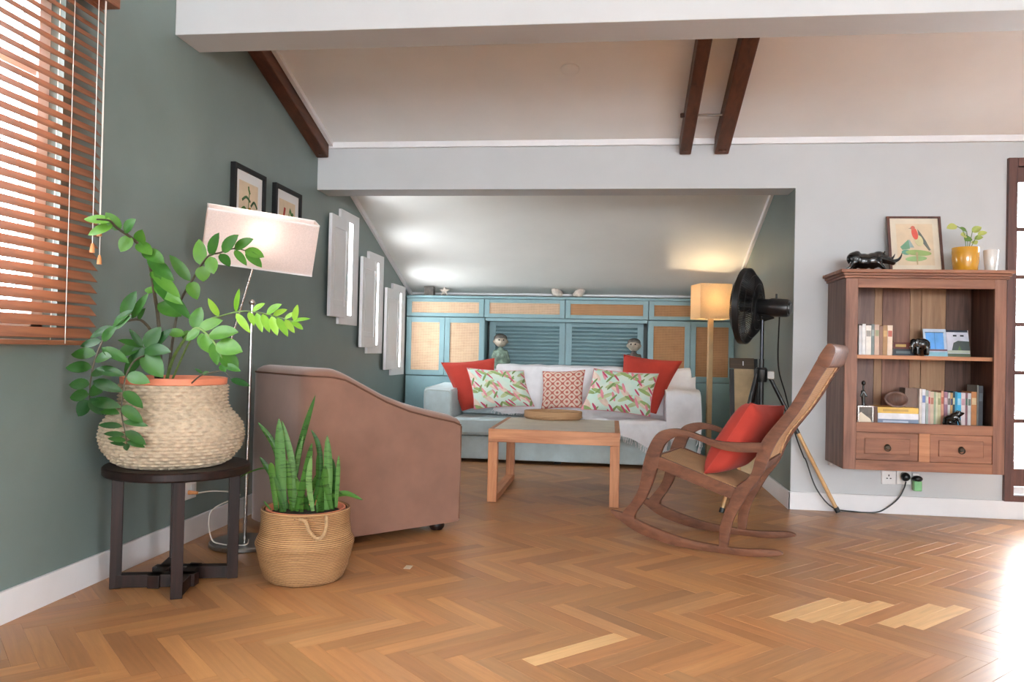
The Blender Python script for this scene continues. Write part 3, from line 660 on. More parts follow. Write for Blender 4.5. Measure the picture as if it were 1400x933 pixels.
def leaf_geo(b, t, w, facing, curl=0.12, fold=0.18, n=7):
    # pointed oval blade from base b to tip t with a keel
    b, t = Vector(b), Vector(t); ax = t-b; L = ax.length; ax.normalize()
    side = ax.cross(facing).normalized(); nor = side.cross(ax).normalized()
    g = G(); V = []; F = []
    for i in range(n+1):
        s = i/n; hw = w/2*max(0.0, math.sin(PI*min(1, s**0.85)))**0.72
        c = b + ax*(L*s) - nor*(curl*L*(s-0.15)**2) 
        for k, q in enumerate((-1, -0.5, 0, 0.5, 1)):
            V.append(c + side*(hw*q) + nor*(fold*hw*abs(q)))
    for i in range(n):
        for k in range(4): F.append((i*5+k, i*5+k+1, (i+1)*5+k+1, (i+1)*5+k))
    return g.add(V, F)
A_ = lambda x, y: (80+x/5.183, 280+y/5.183)
B_ = lambda x, y: (240+x/5.83, 300+y/5.83)
C_ = lambda x, y: (80+x/4.24, 420+y/4.24)
D_ = lambda x, y: (220+x/5.83, 420+y/5.83)
base0 = (BX, BYc)
def ymax(x, Y):     # keep clear of the green wall
    k = (x-836.0)/FPX
    return min(Y, (0.045-CAMP.x)/k) if k < 0 else Y
stems = {
 'S1': dict(p=[(221, 527, 3.10), (217, 445, 3.06), (211, 400, 3.0), (202, 352, 2.92), (183, 328, 2.86), (160, 312, 2.80), (150, 302, 2.77), (132, 300, 2.72)], r=0.0085, m='stem_brown', leaf='leaf_mid',
  l=[(A_, 385, 115, 185, 92, 78), (A_, 390, 150, 212, 205, 76), (A_, 440, 190, 340, 62, 84), (A_, 470, 200, 535, 105, 90), (A_, 520, 210, 440, 325, 95), (A_, 575, 300, 585, 185, 100), (A_, 550, 275, 655, 345, 92), (A_, 600, 330, 735, 400, 100),
     (A_, 630, 360, 800, 520, 92), (A_, 650, 450, 850, 640, 86), (A_, 665, 540, 925, 790, 92), (A_, 680, 560, 860, 690, 84), (A_, 660, 470, 720, 530, 70), (A_, 690, 600, 612, 600, 55), (A_, 715, 690, 860, 780, 110), (A_, 700, 560, 780, 650, 80)]),
 'S2': dict(p=[(228, 527, 3.10), (243, 425, 3.10), (262, 385, 3.08), (283, 352, 3.05), (300, 346, 3.03), (320, 340, 3.02), (336, 343, 3.02)], r=0.006, m='stem_brown', leaf='leaf_mid',
  l=[(B_, 210, 375, 185, 165, 108), (B_, 280, 310, 330, 118, 108), (B_, 365, 268, 482, 130, 104), (B_, 460, 250, 605, 155, 96), (B_, 555, 240, 698, 292, 98), (B_, 560, 262, 680, 370, 84), (B_, 235, 378, 222, 492, 112), (B_, 285, 312, 300, 428, 104), (B_, 362, 285, 430, 368, 82), (B_, 475, 268, 560, 355, 62), (B_, 100, 495, 165, 625, 108), (B_, 95, 490, -40, 290, 92)]),
 'S3': dict(p=[(232, 527, 3.12), (262, 462, 3.08), (285, 438, 3.05), (300, 433, 3.04), (322, 427, 3.02), (345, 426, 3.0), (378, 433, 2.98), (402, 440, 2.97)], r=0.0045, m='stem_green', leaf='leaf_light',
  l=[(B_, 482, 745, 498, 565, 48), (B_, 620, 725, 705, 668, 52), (B_, 715, 748, 832, 676, 72), (B_, 785, 772, 882, 718, 54), (B_, 590, 748, 625, 840, 52), (B_, 640, 755, 685, 888, 58), (B_, 700, 765, 745, 888, 62), (B_, 755, 778, 805, 914, 66), (B_, 815, 795, 892, 922, 62), (B_, 868, 808, 945, 898, 52), (B_, 918, 815, 1012, 872, 46), (B_, 860, 792, 962, 738, 42), (B_, 945, 805, 968, 688, 50), (B_, 930, 808, 1062, 788, 32), (B_, 490, 765, 585, 892, 60), (B_, 340, 775, 262, 640, 56)]),
 'S4': dict(p=[(214, 527, 3.06), (208, 462, 2.98), (199, 443, 2.94), (185, 437, 2.90), (160, 445, 2.86), (143, 462, 2.83), (130, 492, 2.80), (124, 520, 2.79), (122, 548, 2.79)], r=0.0065, m='stem_brown', leaf='leaf_dark',
  l=[(A_, 430, 760, 535, 618, 98), (A_, 515, 795, 620, 635, 62), (A_, 560, 830, 605, 738, 44), (A_, 375, 850, 505, 748, 76), (A_, 385, 880, 500, 790, 64), (C_, 300, 100, 180, 172, 50), (C_, 245, 195, 325, 115, 62), (C_, 240, 188, 125, 222, 50), (C_, 212, 262, 75, 268, 74), (C_, 215, 296, 298, 285, 72), (C_, 190, 345, 42, 347, 68), (C_, 265, 250, 398, 312, 64), (C_, 195, 380, 262, 382, 66), (C_, 240, 370, 372, 387, 66), (C_, 180, 445, 62, 447, 66), (C_, 182, 470, 248, 490, 76), (C_, 225, 435, 357, 482, 64), (C_, 172, 512, 66, 522, 72), (C_, 178, 535, 112, 628, 80), (C_, 185, 535, 252, 618, 64), (C_, 200, 540, 347, 572, 68), (C_, 235, 590, 342, 612, 52)]),
 'S5': dict(p=[(216, 527, 3.02), (205, 490, 2.93), (186, 492, 2.85), (173, 512, 2.81), (168, 540, 2.79), (166, 565, 2.78), (172, 595, 2.78), (174, 611, 2.78)], r=0.0045, m='stem_brown', leaf='leaf_dark',
  l=[(C_, 395, 400, 518, 432, 72), (C_, 378, 490, 482, 575, 62), (C_, 365, 580, 478, 660, 64), (C_, 372, 655, 508, 682, 38), (C_, 355, 690, 232, 680, 38), (C_, 378, 740, 262, 732, 32), (C_, 392, 715, 498, 790, 54), (C_, 385, 780, 288, 758, 34), (C_, 400, 780, 492, 808, 34), (C_, 395, 790, 395, 830, 36), (C_, 390, 800, 300, 784, 24)]),
 'S6': dict(p=[(226, 527, 3.06), (236, 492, 3.03), (252, 465, 2.99), (268, 449, 2.95), (284, 458, 2.92), (297, 475, 2.90), (306, 497, 2.89)], r=0.0075, m='stem_green', leaf='leaf_mid',
  l=[(D_, 262, 175, 312, 5, 112), (D_, 300, 185, 475, 105, 102), (D_, 385, 225, 595, 190, 130), (D_, 440, 290, 630, 345, 142), (D_, 470, 380, 612, 470, 122), (D_, 160, 195, 45, 190, 82), (D_, 130, 205, 250, 212, 92), (D_, 300, 200, 200, 258, 92), (D_, 330, 235, 390, 360, 102), (D_, 400, 290, 445, 450, 84), (D_, 430, 470, 510, 512, 56), (D_, 515, 485, 625, 506, 56), (D_, 300, 240, 345, 345, 84)]),
 'S7': dict(p=[(257, 529, 3.0), (274, 514, 2.96), (292, 509, 2.94), (307, 508, 2.92), (315, 519, 2.91)], r=0.0035, m='stem_brown', leaf='leaf_dark',
  l=[(D_, 555, 570, 700, 622, 56), (D_, 330, 515, 272, 488, 24), (D_, 330, 520, 380, 520, 34)]),
 'S8': dict(p=[(218, 527, 3.08), (214, 500, 3.0), (206, 482, 2.93), (198, 478, 2.90)], r=0.0065, m='stem_brown', leaf='leaf_dark',
  l=[(C_, 440, 215, 342, 255, 92), (C_, 485, 210, 425, 300, 72), (C_, 500, 215, 585, 120, 84), (C_, 560, 215, 645, 128, 62), (C_, 490, 245, 634, 252, 78), (C_, 480, 285, 592, 395, 112), (C_, 480, 290, 376, 392, 92), (C_, 470, 215, 415, 130, 38), (C_, 480, 200, 350, 185, 44)]),
}
for nm, S in stems.items():
    pts = [onY(x, y, ymax(x, Y)) for x, y, Y in S['p']]
    pts = spline(pts, 5); n = len(pts)
    so = G().tube(pts, [S['r']*(1-0.62*i/(n-1)) for i in range(n)], 8).obj('stem', S['m'], zp, smooth=True)
    P2 = [px(p) for p in pts]
    for fn, x0, y0, x1, y1, w in S['l']:
        s_ = {A_: 5.183, B_: 5.83, C_: 4.24, D_: 5.83}[fn]
        b = fn(x0, y0); t = fn(x1, y1)
        i = min(range(n), key=lambda k: (P2[k][0]-b[0])**2+(P2[k][1]-b[1])**2)
        Yb = pts[i].y; P = onY(b[0], b[1], Yb)
        if math.hypot(P2[i][0]-b[0], P2[i][1]-b[1]) < 16: P = pts[i].lerp(P, 0.35)
        Yt = ymax(t[0], Yb + random.uniform(-0.045, 0.015)); t = (b[0]+(t[0]-b[0])*1.06, b[1]+(t[1]-b[1])*1.06); T = onY(t[0], t[1], Yt)
        if nm in ('S5', 'S4'): Yt = Yb-0.015; T = onY(t[0], t[1], Yt)
        fac = Vector((random.uniform(0.0, 0.5), -1, random.uniform(0.35, 0.9)))
        wm = w/s_/FPX*3.0*1.1
        leaf_geo(P, T, wm, fac).obj('leaf', S['leaf'], so, smooth=True, fix=False)

# ================================================================== SEAGRASS BASKET + SNAKE PLANT
QX, QY = 0.812, 3.315
sb = thing('seagrass_basket', 'golden seagrass belly basket with rope handles on the floor', 'basket', (QX, QY, 0))
pz = [0, 0.012, 0.06, 0.11, 0.145, 0.160, 0.172, 0.20, 0.25, 0.30]; pr_ = [0.150, 0.165, 0.184, 0.196, 0.203, 0.207, 0.203, 0.190, 0.183, 0.184]
prof = [(interp(z, pz, pr_), z) for z in np.linspace(0, 0.30, 101)]
def sr(r, z, a, i):
    return r+0.0016*math.sin(i/100*2*PI*34)*math.sin(a*60+(i//3)*PI) + 0.004*math.sin(a*2+1)*(z/0.3)
t_ = G().lathe(prof, (QX, QY, 0), 160, sr, caps=1)
t_.obj('woven_wall', 'seagrass', sb, smooth=True)
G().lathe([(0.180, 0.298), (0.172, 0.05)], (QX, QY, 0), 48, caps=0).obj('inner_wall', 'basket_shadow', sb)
G().tube([(QX+0.182*math.cos(a), QY+0.182*math.sin(a), 0.301) for a in np.linspace(0, 2*PI, 48, endpoint=False)], 0.006, 8, True).obj('rim', 'seagrass', sb, smooth=True)
for hp in ([(410, 711, .19), (418, 714, .205), (424, 728, .218), (433, 737, .222), (441, 734, .218), (446, 722, .205), (446, 706, .188)],):
    pts = [onY(x, y, QY-r) for x, y, r in hp]
    G().tube(spline(pts, 5), 0.0078, 8).obj('handle', 'rope', sb, smooth=True)
pts = [(QX+0.05, QY+0.19, 0.27), (QX+0.05, QY+0.215, 0.23), (QX, QY+0.22, 0.20), (QX-0.05, QY+0.215, 0.23), (QX-0.05, QY+0.19, 0.27)]
G().tube(spline(pts, 5), 0.0078, 8).obj('handle', 'rope', sb, smooth=True)
sp_ = thing('snake_plant', 'upright sword-leaved snake plant in the seagrass basket', 'plant', (QX, QY, 0.03))
G().lathe([(0, 0.03), (0.13, 0.03), (0.158, 0.285), (0.168, 0.288), (0.168, 0.305), (0.160, 0.305), (0.152, 0.28), (0, 0.28)], (QX, QY, 0), 40).obj('pot', 'orange_pot', sp_, smooth=0.6)
G().lathe([(0, 0.284), (0.152, 0.282), (0.152, 0.27)], (QX, QY, 0), 30).obj('soil', 'soil', sp_)
E_ = lambda x, y: (320+x/5.184, 540+y/5.184)
for pts, w, m in [([(345, 830), (330, 500), (318, 165)], 92, 'snake_leaf_pale'), ([(390, 820), (290, 600), (180, 438)], 58, 'snake_leaf'), ([(370, 810), (300, 400), (168, 192)], 52, 'snake_leaf'), ([(430, 800), (410, 480), (338, 180)], 58, 'snake_leaf_pale'),
                  ([(400, 830), (460, 400), (577, 0)], 56, 'snake_leaf'), ([(396, 835), (430, 560), (492, 280)], 44, 'snake_leaf_pale'), ([(440, 825), (505, 580), (552, 340)], 66, 'snake_leaf'), ([(545, 820), (610, 560), (598, 360), (545, 245)], 46, 'snake_leaf'),
                  ([(590, 830), (630, 600), (692, 448)], 46, 'snake_leaf'), ([(660, 815), (668, 560), (660, 285)], 76, 'snake_leaf_pale'), ([(722, 800), (735, 600), (742, 428)], 38, 'snake_leaf_pale'), ([(690, 810), (650, 620), (645, 500)], 58, 'snake_leaf'),
                  ([(585, 745), (700, 715), (800, 700), (915, 748)], 48, 'snake_leaf'), ([(300, 820), (270, 560), (262, 480)], 56, 'snake_leaf'), ([(530, 820), (505, 760), (482, 690)], 40, 'snake_leaf'), ([(590, 835), (588, 800), (584, 755)], 20, 'snake_leaf_pale'),
                  ([(260, 815), (235, 785), (210, 752)], 16, 'snake_leaf_pale'), ([(480, 830), (470, 700), (440, 580)], 50, 'snake_leaf'), ([(620, 830), (610, 640), (590, 420)], 60, 'snake_leaf'), ([(415, 830), (395, 640), (372, 455)], 54, 'snake_leaf'), ([(560, 825), (530, 620), (548, 430)], 52, 'snake_leaf_pale'), ([(500, 830), (560, 640), (640, 500)], 46, 'snake_leaf'), ([(640, 820), (625, 640), (655, 470)], 44, 'snake_leaf'), ([(700, 815), (712, 620), (700, 450)], 46, 'snake_leaf'), ([(360, 825), (300, 640), (255, 530)], 50, 'snake_leaf'), ([(270, 620), (230, 525), (120, 545), (-8, 612)], 14, 'snake_leaf')]:
    Y0 = QY + (0.16 if w == 14 else random.uniform(-0.06, 0.05)); n = len(pts)
    P = spline([onY(*E_(*q), Y0 - 0.03*i/(n-1)) for i, q in enumerate(pts)], 14//(n-1)+1); P[0] = Vector((P[0].x, P[0].y, max(P[0].z, 0.27)))
    n = len(P); V, F = [], []
    for i, p in enumerate(P):
        s = i/(n-1); ax = (P[min(n-1, i+1)]-P[max(0, i-1)]).normalized(); fac = Vector((0.25, -1, 0.05)); sd = ax.cross(fac).normalized(); nr = sd.cross(ax)
        hw = 0.84*w/5.184/FPX*3.3/2*min(1, (0.62+0.9*s))*(1-max(0, (s-0.55)/0.45)**2.2)
        for q in (-1, -0.5, 0, 0.5, 1): V.append(p+sd*hw*q - nr*hw*0.5*(1-q*q)*-1*0.5)
    for i in range(n-1):
        for k in range(4): F.append((i*5+k, i*5+k+1, (i+1)*5+k+1, (i+1)*5+k))
    G().add(V, F).obj('leaf', m, sp_, smooth=True, fix=False)

# ================================================================== FLOOR LAMP WITH OBLONG SHADE
LX, LY = 0.31, 3.79
lp = thing('floor_lamp', 'chrome floor lamp with tilted oblong white shade behind the arching plant', 'lamp', (LX, LY, 0))
G().lathe([(0, 0), (0.165, 0), (0.170, 0.004), (0.170, 0.018), (0.165, 0.023), (0.02, 0.026), (0, 0.026)], (LX, LY, 0), 56).obj('base', 'steel', lp, smooth=0.5)
ptop = Vector((LX+0.01, LY-0.01, 1.215))
G().tube([(LX, LY, 0.02), ptop], 0.0085, 12).obj('pole', 'chrome', lp, smooth=True)
jt = ptop.copy(); lowp = onY(316, 464, LY-0.02); top = onY(352, 345, LY-0.02)
G().tube([lowp, top], 0.0065, 10).obj('tilt_arm', 'chrome', lp, smooth=True)
G().sphere(jt, 0.016, 14, 8).obj('joint', 'chrome', lp, smooth=True)
cen = onY(356, 329, LY-0.02)
Rs = Matrix.Rotation(math.radians(31), 4, 'Z') @ Matrix.Rotation(math.radians(4.5), 4, 'Y') @ Matrix.Rotation(math.radians(17), 4, 'X')
hw, hh, hd, tk = 0.262, 0.128, 0.085, 0.003
def sh(x, y, z): return tuple(cen + (Rs @ Vector((x, y, z))))
g = G()
for a in ((-hw, hw, -hd, -hd+tk), (-hw, hw, hd-tk, hd), (-hw, -hw+tk, -hd+tk, hd-tk), (hw-tk, hw, -hd+tk, hd-tk)):
    b = G().box(a[0], a[1], a[2], a[3], -hh, hh); g.add([sh(*v) for v in b.V], b.F)
shd = g.obj('lamp_shade', 'shade_pink', lp)
g = G()
for z in (-hh, hh):
    for a in ((-hw, hw, -hd-0.001, -hd+tk), (-hw, hw, hd-tk, hd+0.001), (-hw-0.001, -hw+tk, -hd, hd), (hw-tk, hw+0.001, -hd, hd)):
        b = G().box(a[0], a[1], a[2], a[3], z-0.004, z+0.004); g.add([sh(*v) for v in b.V], b.F)
g.obj('shade_trim', 'white_paper', shd)
G().sphere(sh(0.0, 0, 0.0), 0.028, 14, 9).obj('bulb', 'white_plastic', shd, smooth=True)
l = bpy.data.lights.new('lamp_bulb_light', 'POINT'); l.energy = 2.3; l.color = (1.0, 0.86, 0.72); l.shadow_soft_size = 0.03
o = bpy.data.objects.new('lamp_bulb_light', l); COL.objects.link(o); o.location = sh(0.0, -0.01, 0.045)
sq = onX(257, 671, 0.0)
so = thing('wall_socket', 'white wall socket with brown plug on the green wall', 'socket', (0.0, sq.y, sq.z))
G().box(0.0, 0.012, sq.y-0.062, sq.y+0.062, sq.z-0.043, sq.z+0.043).obj('plate', 'white_plastic', so, bevel=0.004)
G().box(0.012, 0.017, sq.y+0.005, sq.y+0.045, sq.z-0.03, sq.z+0.03).obj('rocker_switch', 'white_plastic', so, bevel=0.002)
pl = Vector((0.018, sq.y-0.025, sq.z-0.005))
G().tube([pl, pl+Vector((0.05, 0, 0))], [0.011, 0.007], 10).obj('plug', 'tassel_wood', lp, smooth=True)
G().tube(spline([pl+Vector((0.05, 0, 0)), pl+Vector((0.12, 0.05, 0.004)), pl+Vector((0.20, 0.15, -0.03)), (0.22, 3.62, 0.2), (0.2, 3.66, 0.06), (LX-0.05, LY-0.13, 0.032), (LX+0.06, LY-0.12, 0.032), (LX+0.03, LY-0.02, 0.034)], 6), 0.0032, 6).obj('cord', 'cord_white', lp, smooth=True)

# ================================================================== TWO FRAMED PRINTS ON THE GREEN WALL
def wall_print(y0, y1, zt, hgt, lab, art):
    t = thing('framed_print', lab, 'picture', (0.0, (y0+y1)/2, zt-hgt), 0, 'framed botanical prints')
    b = 0.026; zb = zt-hgt
    G().box(0.001, 0.03, y0, y0+b, zb, zt).box(0.001, 0.03, y1-b, y1, zb, zt).box(0.001, 0.03, y0+b, y1-b, zb, zb+b).box(0.001, 0.03, y0+b, y1-b, zt-b, zt).obj('frame', 'black_frame', t, bevel=0.002)
    mt = G().box(0.002, 0.014, y0+b, y1-b, zb+b, zt-b).obj('mat_board', 'white_paper', t)
    m = 0.055
    pp = G().box(0.014, 0.0148, y0+b+m, y1-b-m, zb+b+m, zt-b-m).obj('print', 'tan_paper', t)
    cy = (y0+y1)/2
    for pts, r, mm in art:
        G().tube(spline([(0.0155, cy+u, zt+v+0.05) for u, v in pts], 4), r, 6, flat=0.25).obj('painted_stroke', mm, pp)
wall_print(4.145, 4.545, 2.015, 0.50, 'larger black framed botanical print with yellow flower on the green wall', [([(0.0, -0.33), (0.0, -0.25), (0.01, -0.17)], 0.005, 'stem_green'), ([(-0.08, -0.24), (-0.03, -0.215), (0.02, -0.235)], 0.008, 'leaf_dark'), ([(0.03, -0.26), (0.07, -0.23), (0.11, -0.26)], 0.008, 'leaf_dark'), ([(0.015, -0.27), (0.02, -0.31), (0.04, -0.35)], 0.014, 'mustard_glaze'), ([(-0.09, -0.30), (-0.05, -0.28), (-0.02, -0.31)], 0.01, 'leaf_mid'), ([(-0.005, -0.15), (0.0, -0.17), (0.015, -0.19)], 0.008, 'leaf_mid')])
wall_print(4.687, 5.10, 2.015, 0.42, 'smaller black framed botanical print beside the white header', [([(0.0, -0.32), (0.02, -0.24), (0.04, -0.17)], 0.005, 'stem_green'), ([(-0.07, -0.28), (-0.05, -0.22), (-0.04, -0.18)], 0.014, 'red_cotton'), ([(0.04, -0.18), (0.07, -0.21), (0.09, -0.2)], 0.012, 'leaf_mid'), ([(0.05, -0.26), (0.09, -0.25), (0.12, -0.27)], 0.012, 'leaf_mid')])

# ================================================================== SUEDE ARMCHAIR (local frame: +x forward, +y its far side)
AD = Vector((0.6703, 0.7421, 0)); FC = Vector((1.285, 4.373, 0))      # forward axis, near front corner
AW, AL = 0.83, 0.90
AO = FC - AD*(AL/2) + Vector((-0.7421, 0.6703, 0))*(AW/2)
ac = thing('armchair', 'brown suede tub armchair with sloping arms beside the seagrass basket', 'armchair', (AO.x, AO.y, 0), math.atan2(AD.y, AD.x))
hx, hy = AL/2, AW/2; RC = 0.17
path = []       # outer outline from near front round the back to far front
for x in np.linspace(hx, -hx+RC, 16): path.append((x, -hy))
for a in np.linspace(-PI/2, -PI, 10)[1:]: path.append((-hx+RC+RC*math.cos(a), -hy+RC+RC*math.sin(a)))
for y in np.linspace(-hy+RC, hy-RC, 9)[1:]: path.append((-hx, y))
for a in np.linspace(PI, PI/2, 10)[1:]: path.append((-hx+RC+RC*math.cos(a), hy-RC+RC*math.sin(a)))
for x in np.linspace(-hx+RC, hx, 16)[1:]: path.append((x, hy))
def arm_h(x): return interp(x-hx, [-1.2, -0.9, -0.80, -0.72, -0.64, -0.49, -0.35, -0.2, -0.03, 0.0], [0.885, 0.885, 0.882, 0.865, 0.825, 0.752, 0.70, 0.662, 0.625, 0.61])
TH = 0.15
def shell(path, zb, zt, th, g):
    n = len(path); V = []
    for i, (x, y) in enumerate(path):
        a = Vector(path[max(0, i-1)]); b = Vector(path[min(n-1, i+1)]); t = (b-a).normalized(); nin = Vector((t.y, -t.x))
        c = Vector((0, 0)); 
        if nin.dot(c-Vector((x, y))) < 0: nin = -nin
        h = zt(x); cs = [(0.0, zb), (0.0, zb+0.02), (-0.004, (zb+h)/2), (0.0, h-0.035), (0.012, h-0.012), (0.04, h+0.004), (th/2, h+0.010), (th-0.04, h+0.004), (th-0.012, h-0.012), (th, h-0.04), (th, zb)]
        for d, z in cs: V.append((x+nin.x*d, y+nin.y*d, z))
    m = len(cs); F = [(i*m+k, i*m+k+1, (i+1)*m+k+1, (i+1)*m+k) for i in range(n-1) for k in range(m-1)]
    F += [(i*m, (i+1)*m, (i+1)*m+m-1, i*m+m-1) for i in range(n-1)]
    F += [tuple(range(m)), tuple(range((n-1)*m, n*m))[::-1]]
    return g.add(V, F)
shl = shell(path, 0.045, arm_h, TH, G()).obj('shell', 'suede', ac, smooth=0.9, local=True)
for off, dz in ((-0.002, -0.030),):
    G().tube([(x*1.001, y*1.001, arm_h(x)+dz) for x, y in path], 0.0045, 6).obj('piping', 'suede_piping', shl, local=True, smooth=True)
for y in (-hy, hy): G().tube([(hx, y, 0.06), (hx+0.002, y, 0.575)], 0.0045, 6).obj('piping', 'suede_piping', shl, local=True, smooth=True)
G().box(-hx+TH, hx-0.02, -hy+TH, hy-TH, 0.05, 0.28).obj('seat_base', 'suede', ac, bevel=0.02, local=True)
G().box(-hx+TH, hx-0.01, -hy+TH+0.005, hy-TH-0.005, 0.28, 0.43).obj('seat_cushion', 'suede', ac, bevel=0.04, seg=4, smooth=True, local=True)
for x in (-hx+0.13, hx-0.10):
    for y in (-hy+0.07, hy-0.07): G().lathe([(0, 0), (0.030, 0), (0.040, 0.012), (0.044, 0.025), (0.036, 0.045), (0, 0.046)], (x, y, 0), 20).obj('foot', 'dark_wood', ac, smooth=True, local=True)

# ================================================================== SOFA, THROW, CUSHIONS
sf_ = thing('sofa', 'pale grey-blue fabric sofa against the teal cabinets', 'sofa', (1.65, 7.4, 0))
X0, X1, Y0, Y1 = 0.437, 2.858, 7.0, 7.88
G().box(X0+0.02, X1-0.02, Y0+0.03, Y1-0.02, 0.028, 0.235).obj('base', 'sofa_fabric', sf_, bevel=0.012)
for x in (X0+0.1, 1.65, X1-0.1):
    for y in (Y0+0.15, Y1-0.12): G().box(x-0.03, x+0.03, y-0.03, y+0.03, 0, 0.03).obj('foot', 'dark_void', sf_)
for x0, x1 in ((X0, X0+0.262), (X1-0.262, X1)):
    a = G().hexa([(x0, Y0, 0.03), (x1, Y0, 0.03), (x1, Y1-0.02, 0.03), (x0, Y1-0.02, 0.03)], [(x0, Y0, 0.645), (x1, Y0, 0.635), (x1, Y1-0.02, 0.665), (x0, Y1-0.02, 0.675)]).obj('arm', 'sofa_fabric', sf_, bevel=0.03, seg=4, smooth=True)
    loop = [(x0+0.02, Y0+0.003, 0.25), (x0+0.012, Y0+0.003, 0.61), (x0+0.035, Y0+0.003, 0.638), (x1-0.035, Y0+0.003, 0.628), (x1-0.010, Y0+0.003, 0.60), (x1-0.012, Y0+0.003, 0.25)]
    G().tube(loop, 0.005, 6).obj('piping', 'sofa_piping', a, smooth=True)
    for x in (x0+0.012, x1-0.012): G().tube([(x, Y0+0.02, 0.637 if x > x0+0.1 else 0.647), (x, Y1-0.06, 0.656 if x > x0+0.1 else 0.666)], 0.005, 6).obj('piping', 'sofa_piping', a, smooth=True)
G().box(X0+0.262, X1-0.262, 7.55, Y1-0.01, 0.2, 0.82).obj('backrest', 'sofa_fabric', sf_, bevel=0.04, seg=4, smooth=True)
for x0, x1 in ((X0+0.265, 1.645), (1.655, X1-0.265)):
    c = G().box(x0, x1, Y0-0.01, 7.6, 0.242, 0.395).obj('seat_cushion', 'sofa_fabric', sf_, bevel=0.028, seg=4, smooth=True)
    for z in (0.268, 0.372): G().tube([(x0+0.02, Y0-0.008, z), (x1-0.02, Y0-0.008, z)], 0.0045, 6).obj('piping', 'sofa_piping', c, smooth=True)
    b = G().hexa([(x0, 7.40, 0.40), (x1, 7.40, 0.40), (x1, 7.56, 0.40), (x0, 7.56, 0.40)], [(x0, 7.50, 0.815), (x1, 7.50, 0.815), (x1, 7.62, 0.83), (x0, 7.62, 0.83)]).obj('back_cushion', 'sofa_fabric', sf_, bevel=0.05, seg=4, smooth=True)
# throw: one continuous cloth over back, seat and the far arm
XI = X1-0.262
sN, tN = 90, 70
def sx(s):          # across: position and the height of what lies under
    L1 = XI-1.02; u = s*(L1+0.22+0.30+0.36)
    if u < L1: return 1.02+u, 0.0
    u -= L1
    if u < 0.22: return XI-0.006+0.01*u, u/0.22*0.27
    u -= 0.22
    if u < 0.30: return XI+u, 0.27
    return X1+0.022+0.01*math.sin(u*9), 0.27-(u-0.30)
def tl(s, lift):    # down: rear of the back, over the top, down to the seat or arm, forward, over the front
    zs = 0.408+max(lift, 0); arm = lift > 0.2 
    P = [(7.905, 0.72), (7.885, 0.845), (7.80, 0.858), (7.62, 0.862), (7.52, 0.845), (7.44, max(0.62, zs+0.02)), (7.395, max(0.44, zs)), (7.30, zs), (7.04, zs-0.004), (6.985, zs-0.03), (6.975, zs-0.12), (6.97, zs-0.42)]
    return [Vector((p[0], p[1])) for p in P]
def walk(P, l):
    for a, b in zip(P, P[1:]):
        d = (b-a).length
        if l <= d: return a.lerp(b, l/d)
        l -= d
    return P[-1]
def throw_pt(s, t):
    x, lift = sx(s); out = lift if x > X1 else None
    lift0 = max(lift, 0.0) if x <= X1 else 0.27
    Lmax = interp(s, [0, 0.30, 0.45, 0.62, 0.70, 0.80, 1.0], [0.96, 1.18, 1.40, 1.58, 1.50, 1.62, 1.30])
    q = walk(tl(s, lift0), t*Lmax); z = q.y
    if x > X1: 
        if t*Lmax < 0.55: z = min(z, 0.69)
        z -= (0.27-lift)*0.92
    w = 0.006*mnoise.noise(Vector((x*9, q.x*7, z*8))) + 0.005*math.sin(x*26+q.x*5+z*3)*(0.4+t)
    hang = max(0, (7.0-q.x)*30)
    return (x + (0.005*math.sin(z*11+q.x*14) if x > X1 else 0), q.x - 0.008 - 0.012*abs(math.sin(x*17))*min(1, hang), z+0.012+w)
tw = thing('throw_blanket', 'white fringed cotton throw over the sofa back, seat and one arm', 'blanket', (2.2, 7.3, 0.41))
G().grid(throw_pt, sN, tN).obj('cloth', 'throw_cotton', tw, smooth=True)
g = G()
for k in range(150):
    s = k/149; p = Vector(throw_pt(s, 1.0)); q = Vector(throw_pt(s, 0.985)); d = (p-q).normalized()
    dirn = (d*0.6+Vector((random.uniform(-.3, .3), -0.2, -0.25))).normalized(); e = p+dirn*0.05
    if e.z < 0.412 and p.z > 0.40 and e.y > 7.0: e.z = 0.412
    g.tube([p, (p+e)/2+Vector((random.uniform(-.006, .006), -0.003, 0.002)), e], [0.004, 0.003, 0.0035], 5)
fr = g.obj('fringe', 'throw_cotton', tw); fr['kind'] = 'stuff'
def cushion(name, corners, th, m, lab, group=None, N=22, cat='cushion'):
    # four corner places (bottom first, as seen) with a plump middle and pinched edges
    BL, BR, TR, TL = [Vector(c) for c in corners]; nor = ((BR-BL).cross(TL-BL)).normalized()
    base = (BL+BR)/2; t = thing(name, lab, cat, base, 0, group)
    def P(u, v, sg):
        a, b = 2*u-1, 2*v-1; uu = 0.5+(u-0.5)*(1-0.07*(1-b*b)); vv = 0.5+(v-0.5)*(1-0.07*(1-a*a))
        p = BL.lerp(BR, uu).lerp(TL.lerp(TR, uu), vv)
        f = (max(0, 1-a**4)*max(0, 1-b**4))**0.55
        wr = 0.006*mnoise.noise(Vector((u*6, v*6, sg*3+th*40)))*(1-f*0.5)
        return p + nor*(sg*(th/2*f)+wr*(1 if f > 0 else 0))
    g = G().grid(lambda u, v: P(u, v, 1), N, N); g.grid(lambda u, v: P(u, v, -1), N, N)
    o = g.obj('cover', m, t, smooth=1.2)
    ed = [P(k/12, 0, 0) for k in range(12)]+[P(1, k/12, 0) for k in range(12)]+[P(1-k/12, 1, 0) for k in range(12)]+[P(0, 1-k/12, 0) for k in range(12)]
    G().tube(ed, 0.0028, 5, True).obj('seam', m, t, smooth=True)
    return t
def quad(bl, br, tr, tl_, yb, yt): return [onY(*bl, yb), onY(*br, yb), onY(*tr, yt), onY(*tl_, yt)]
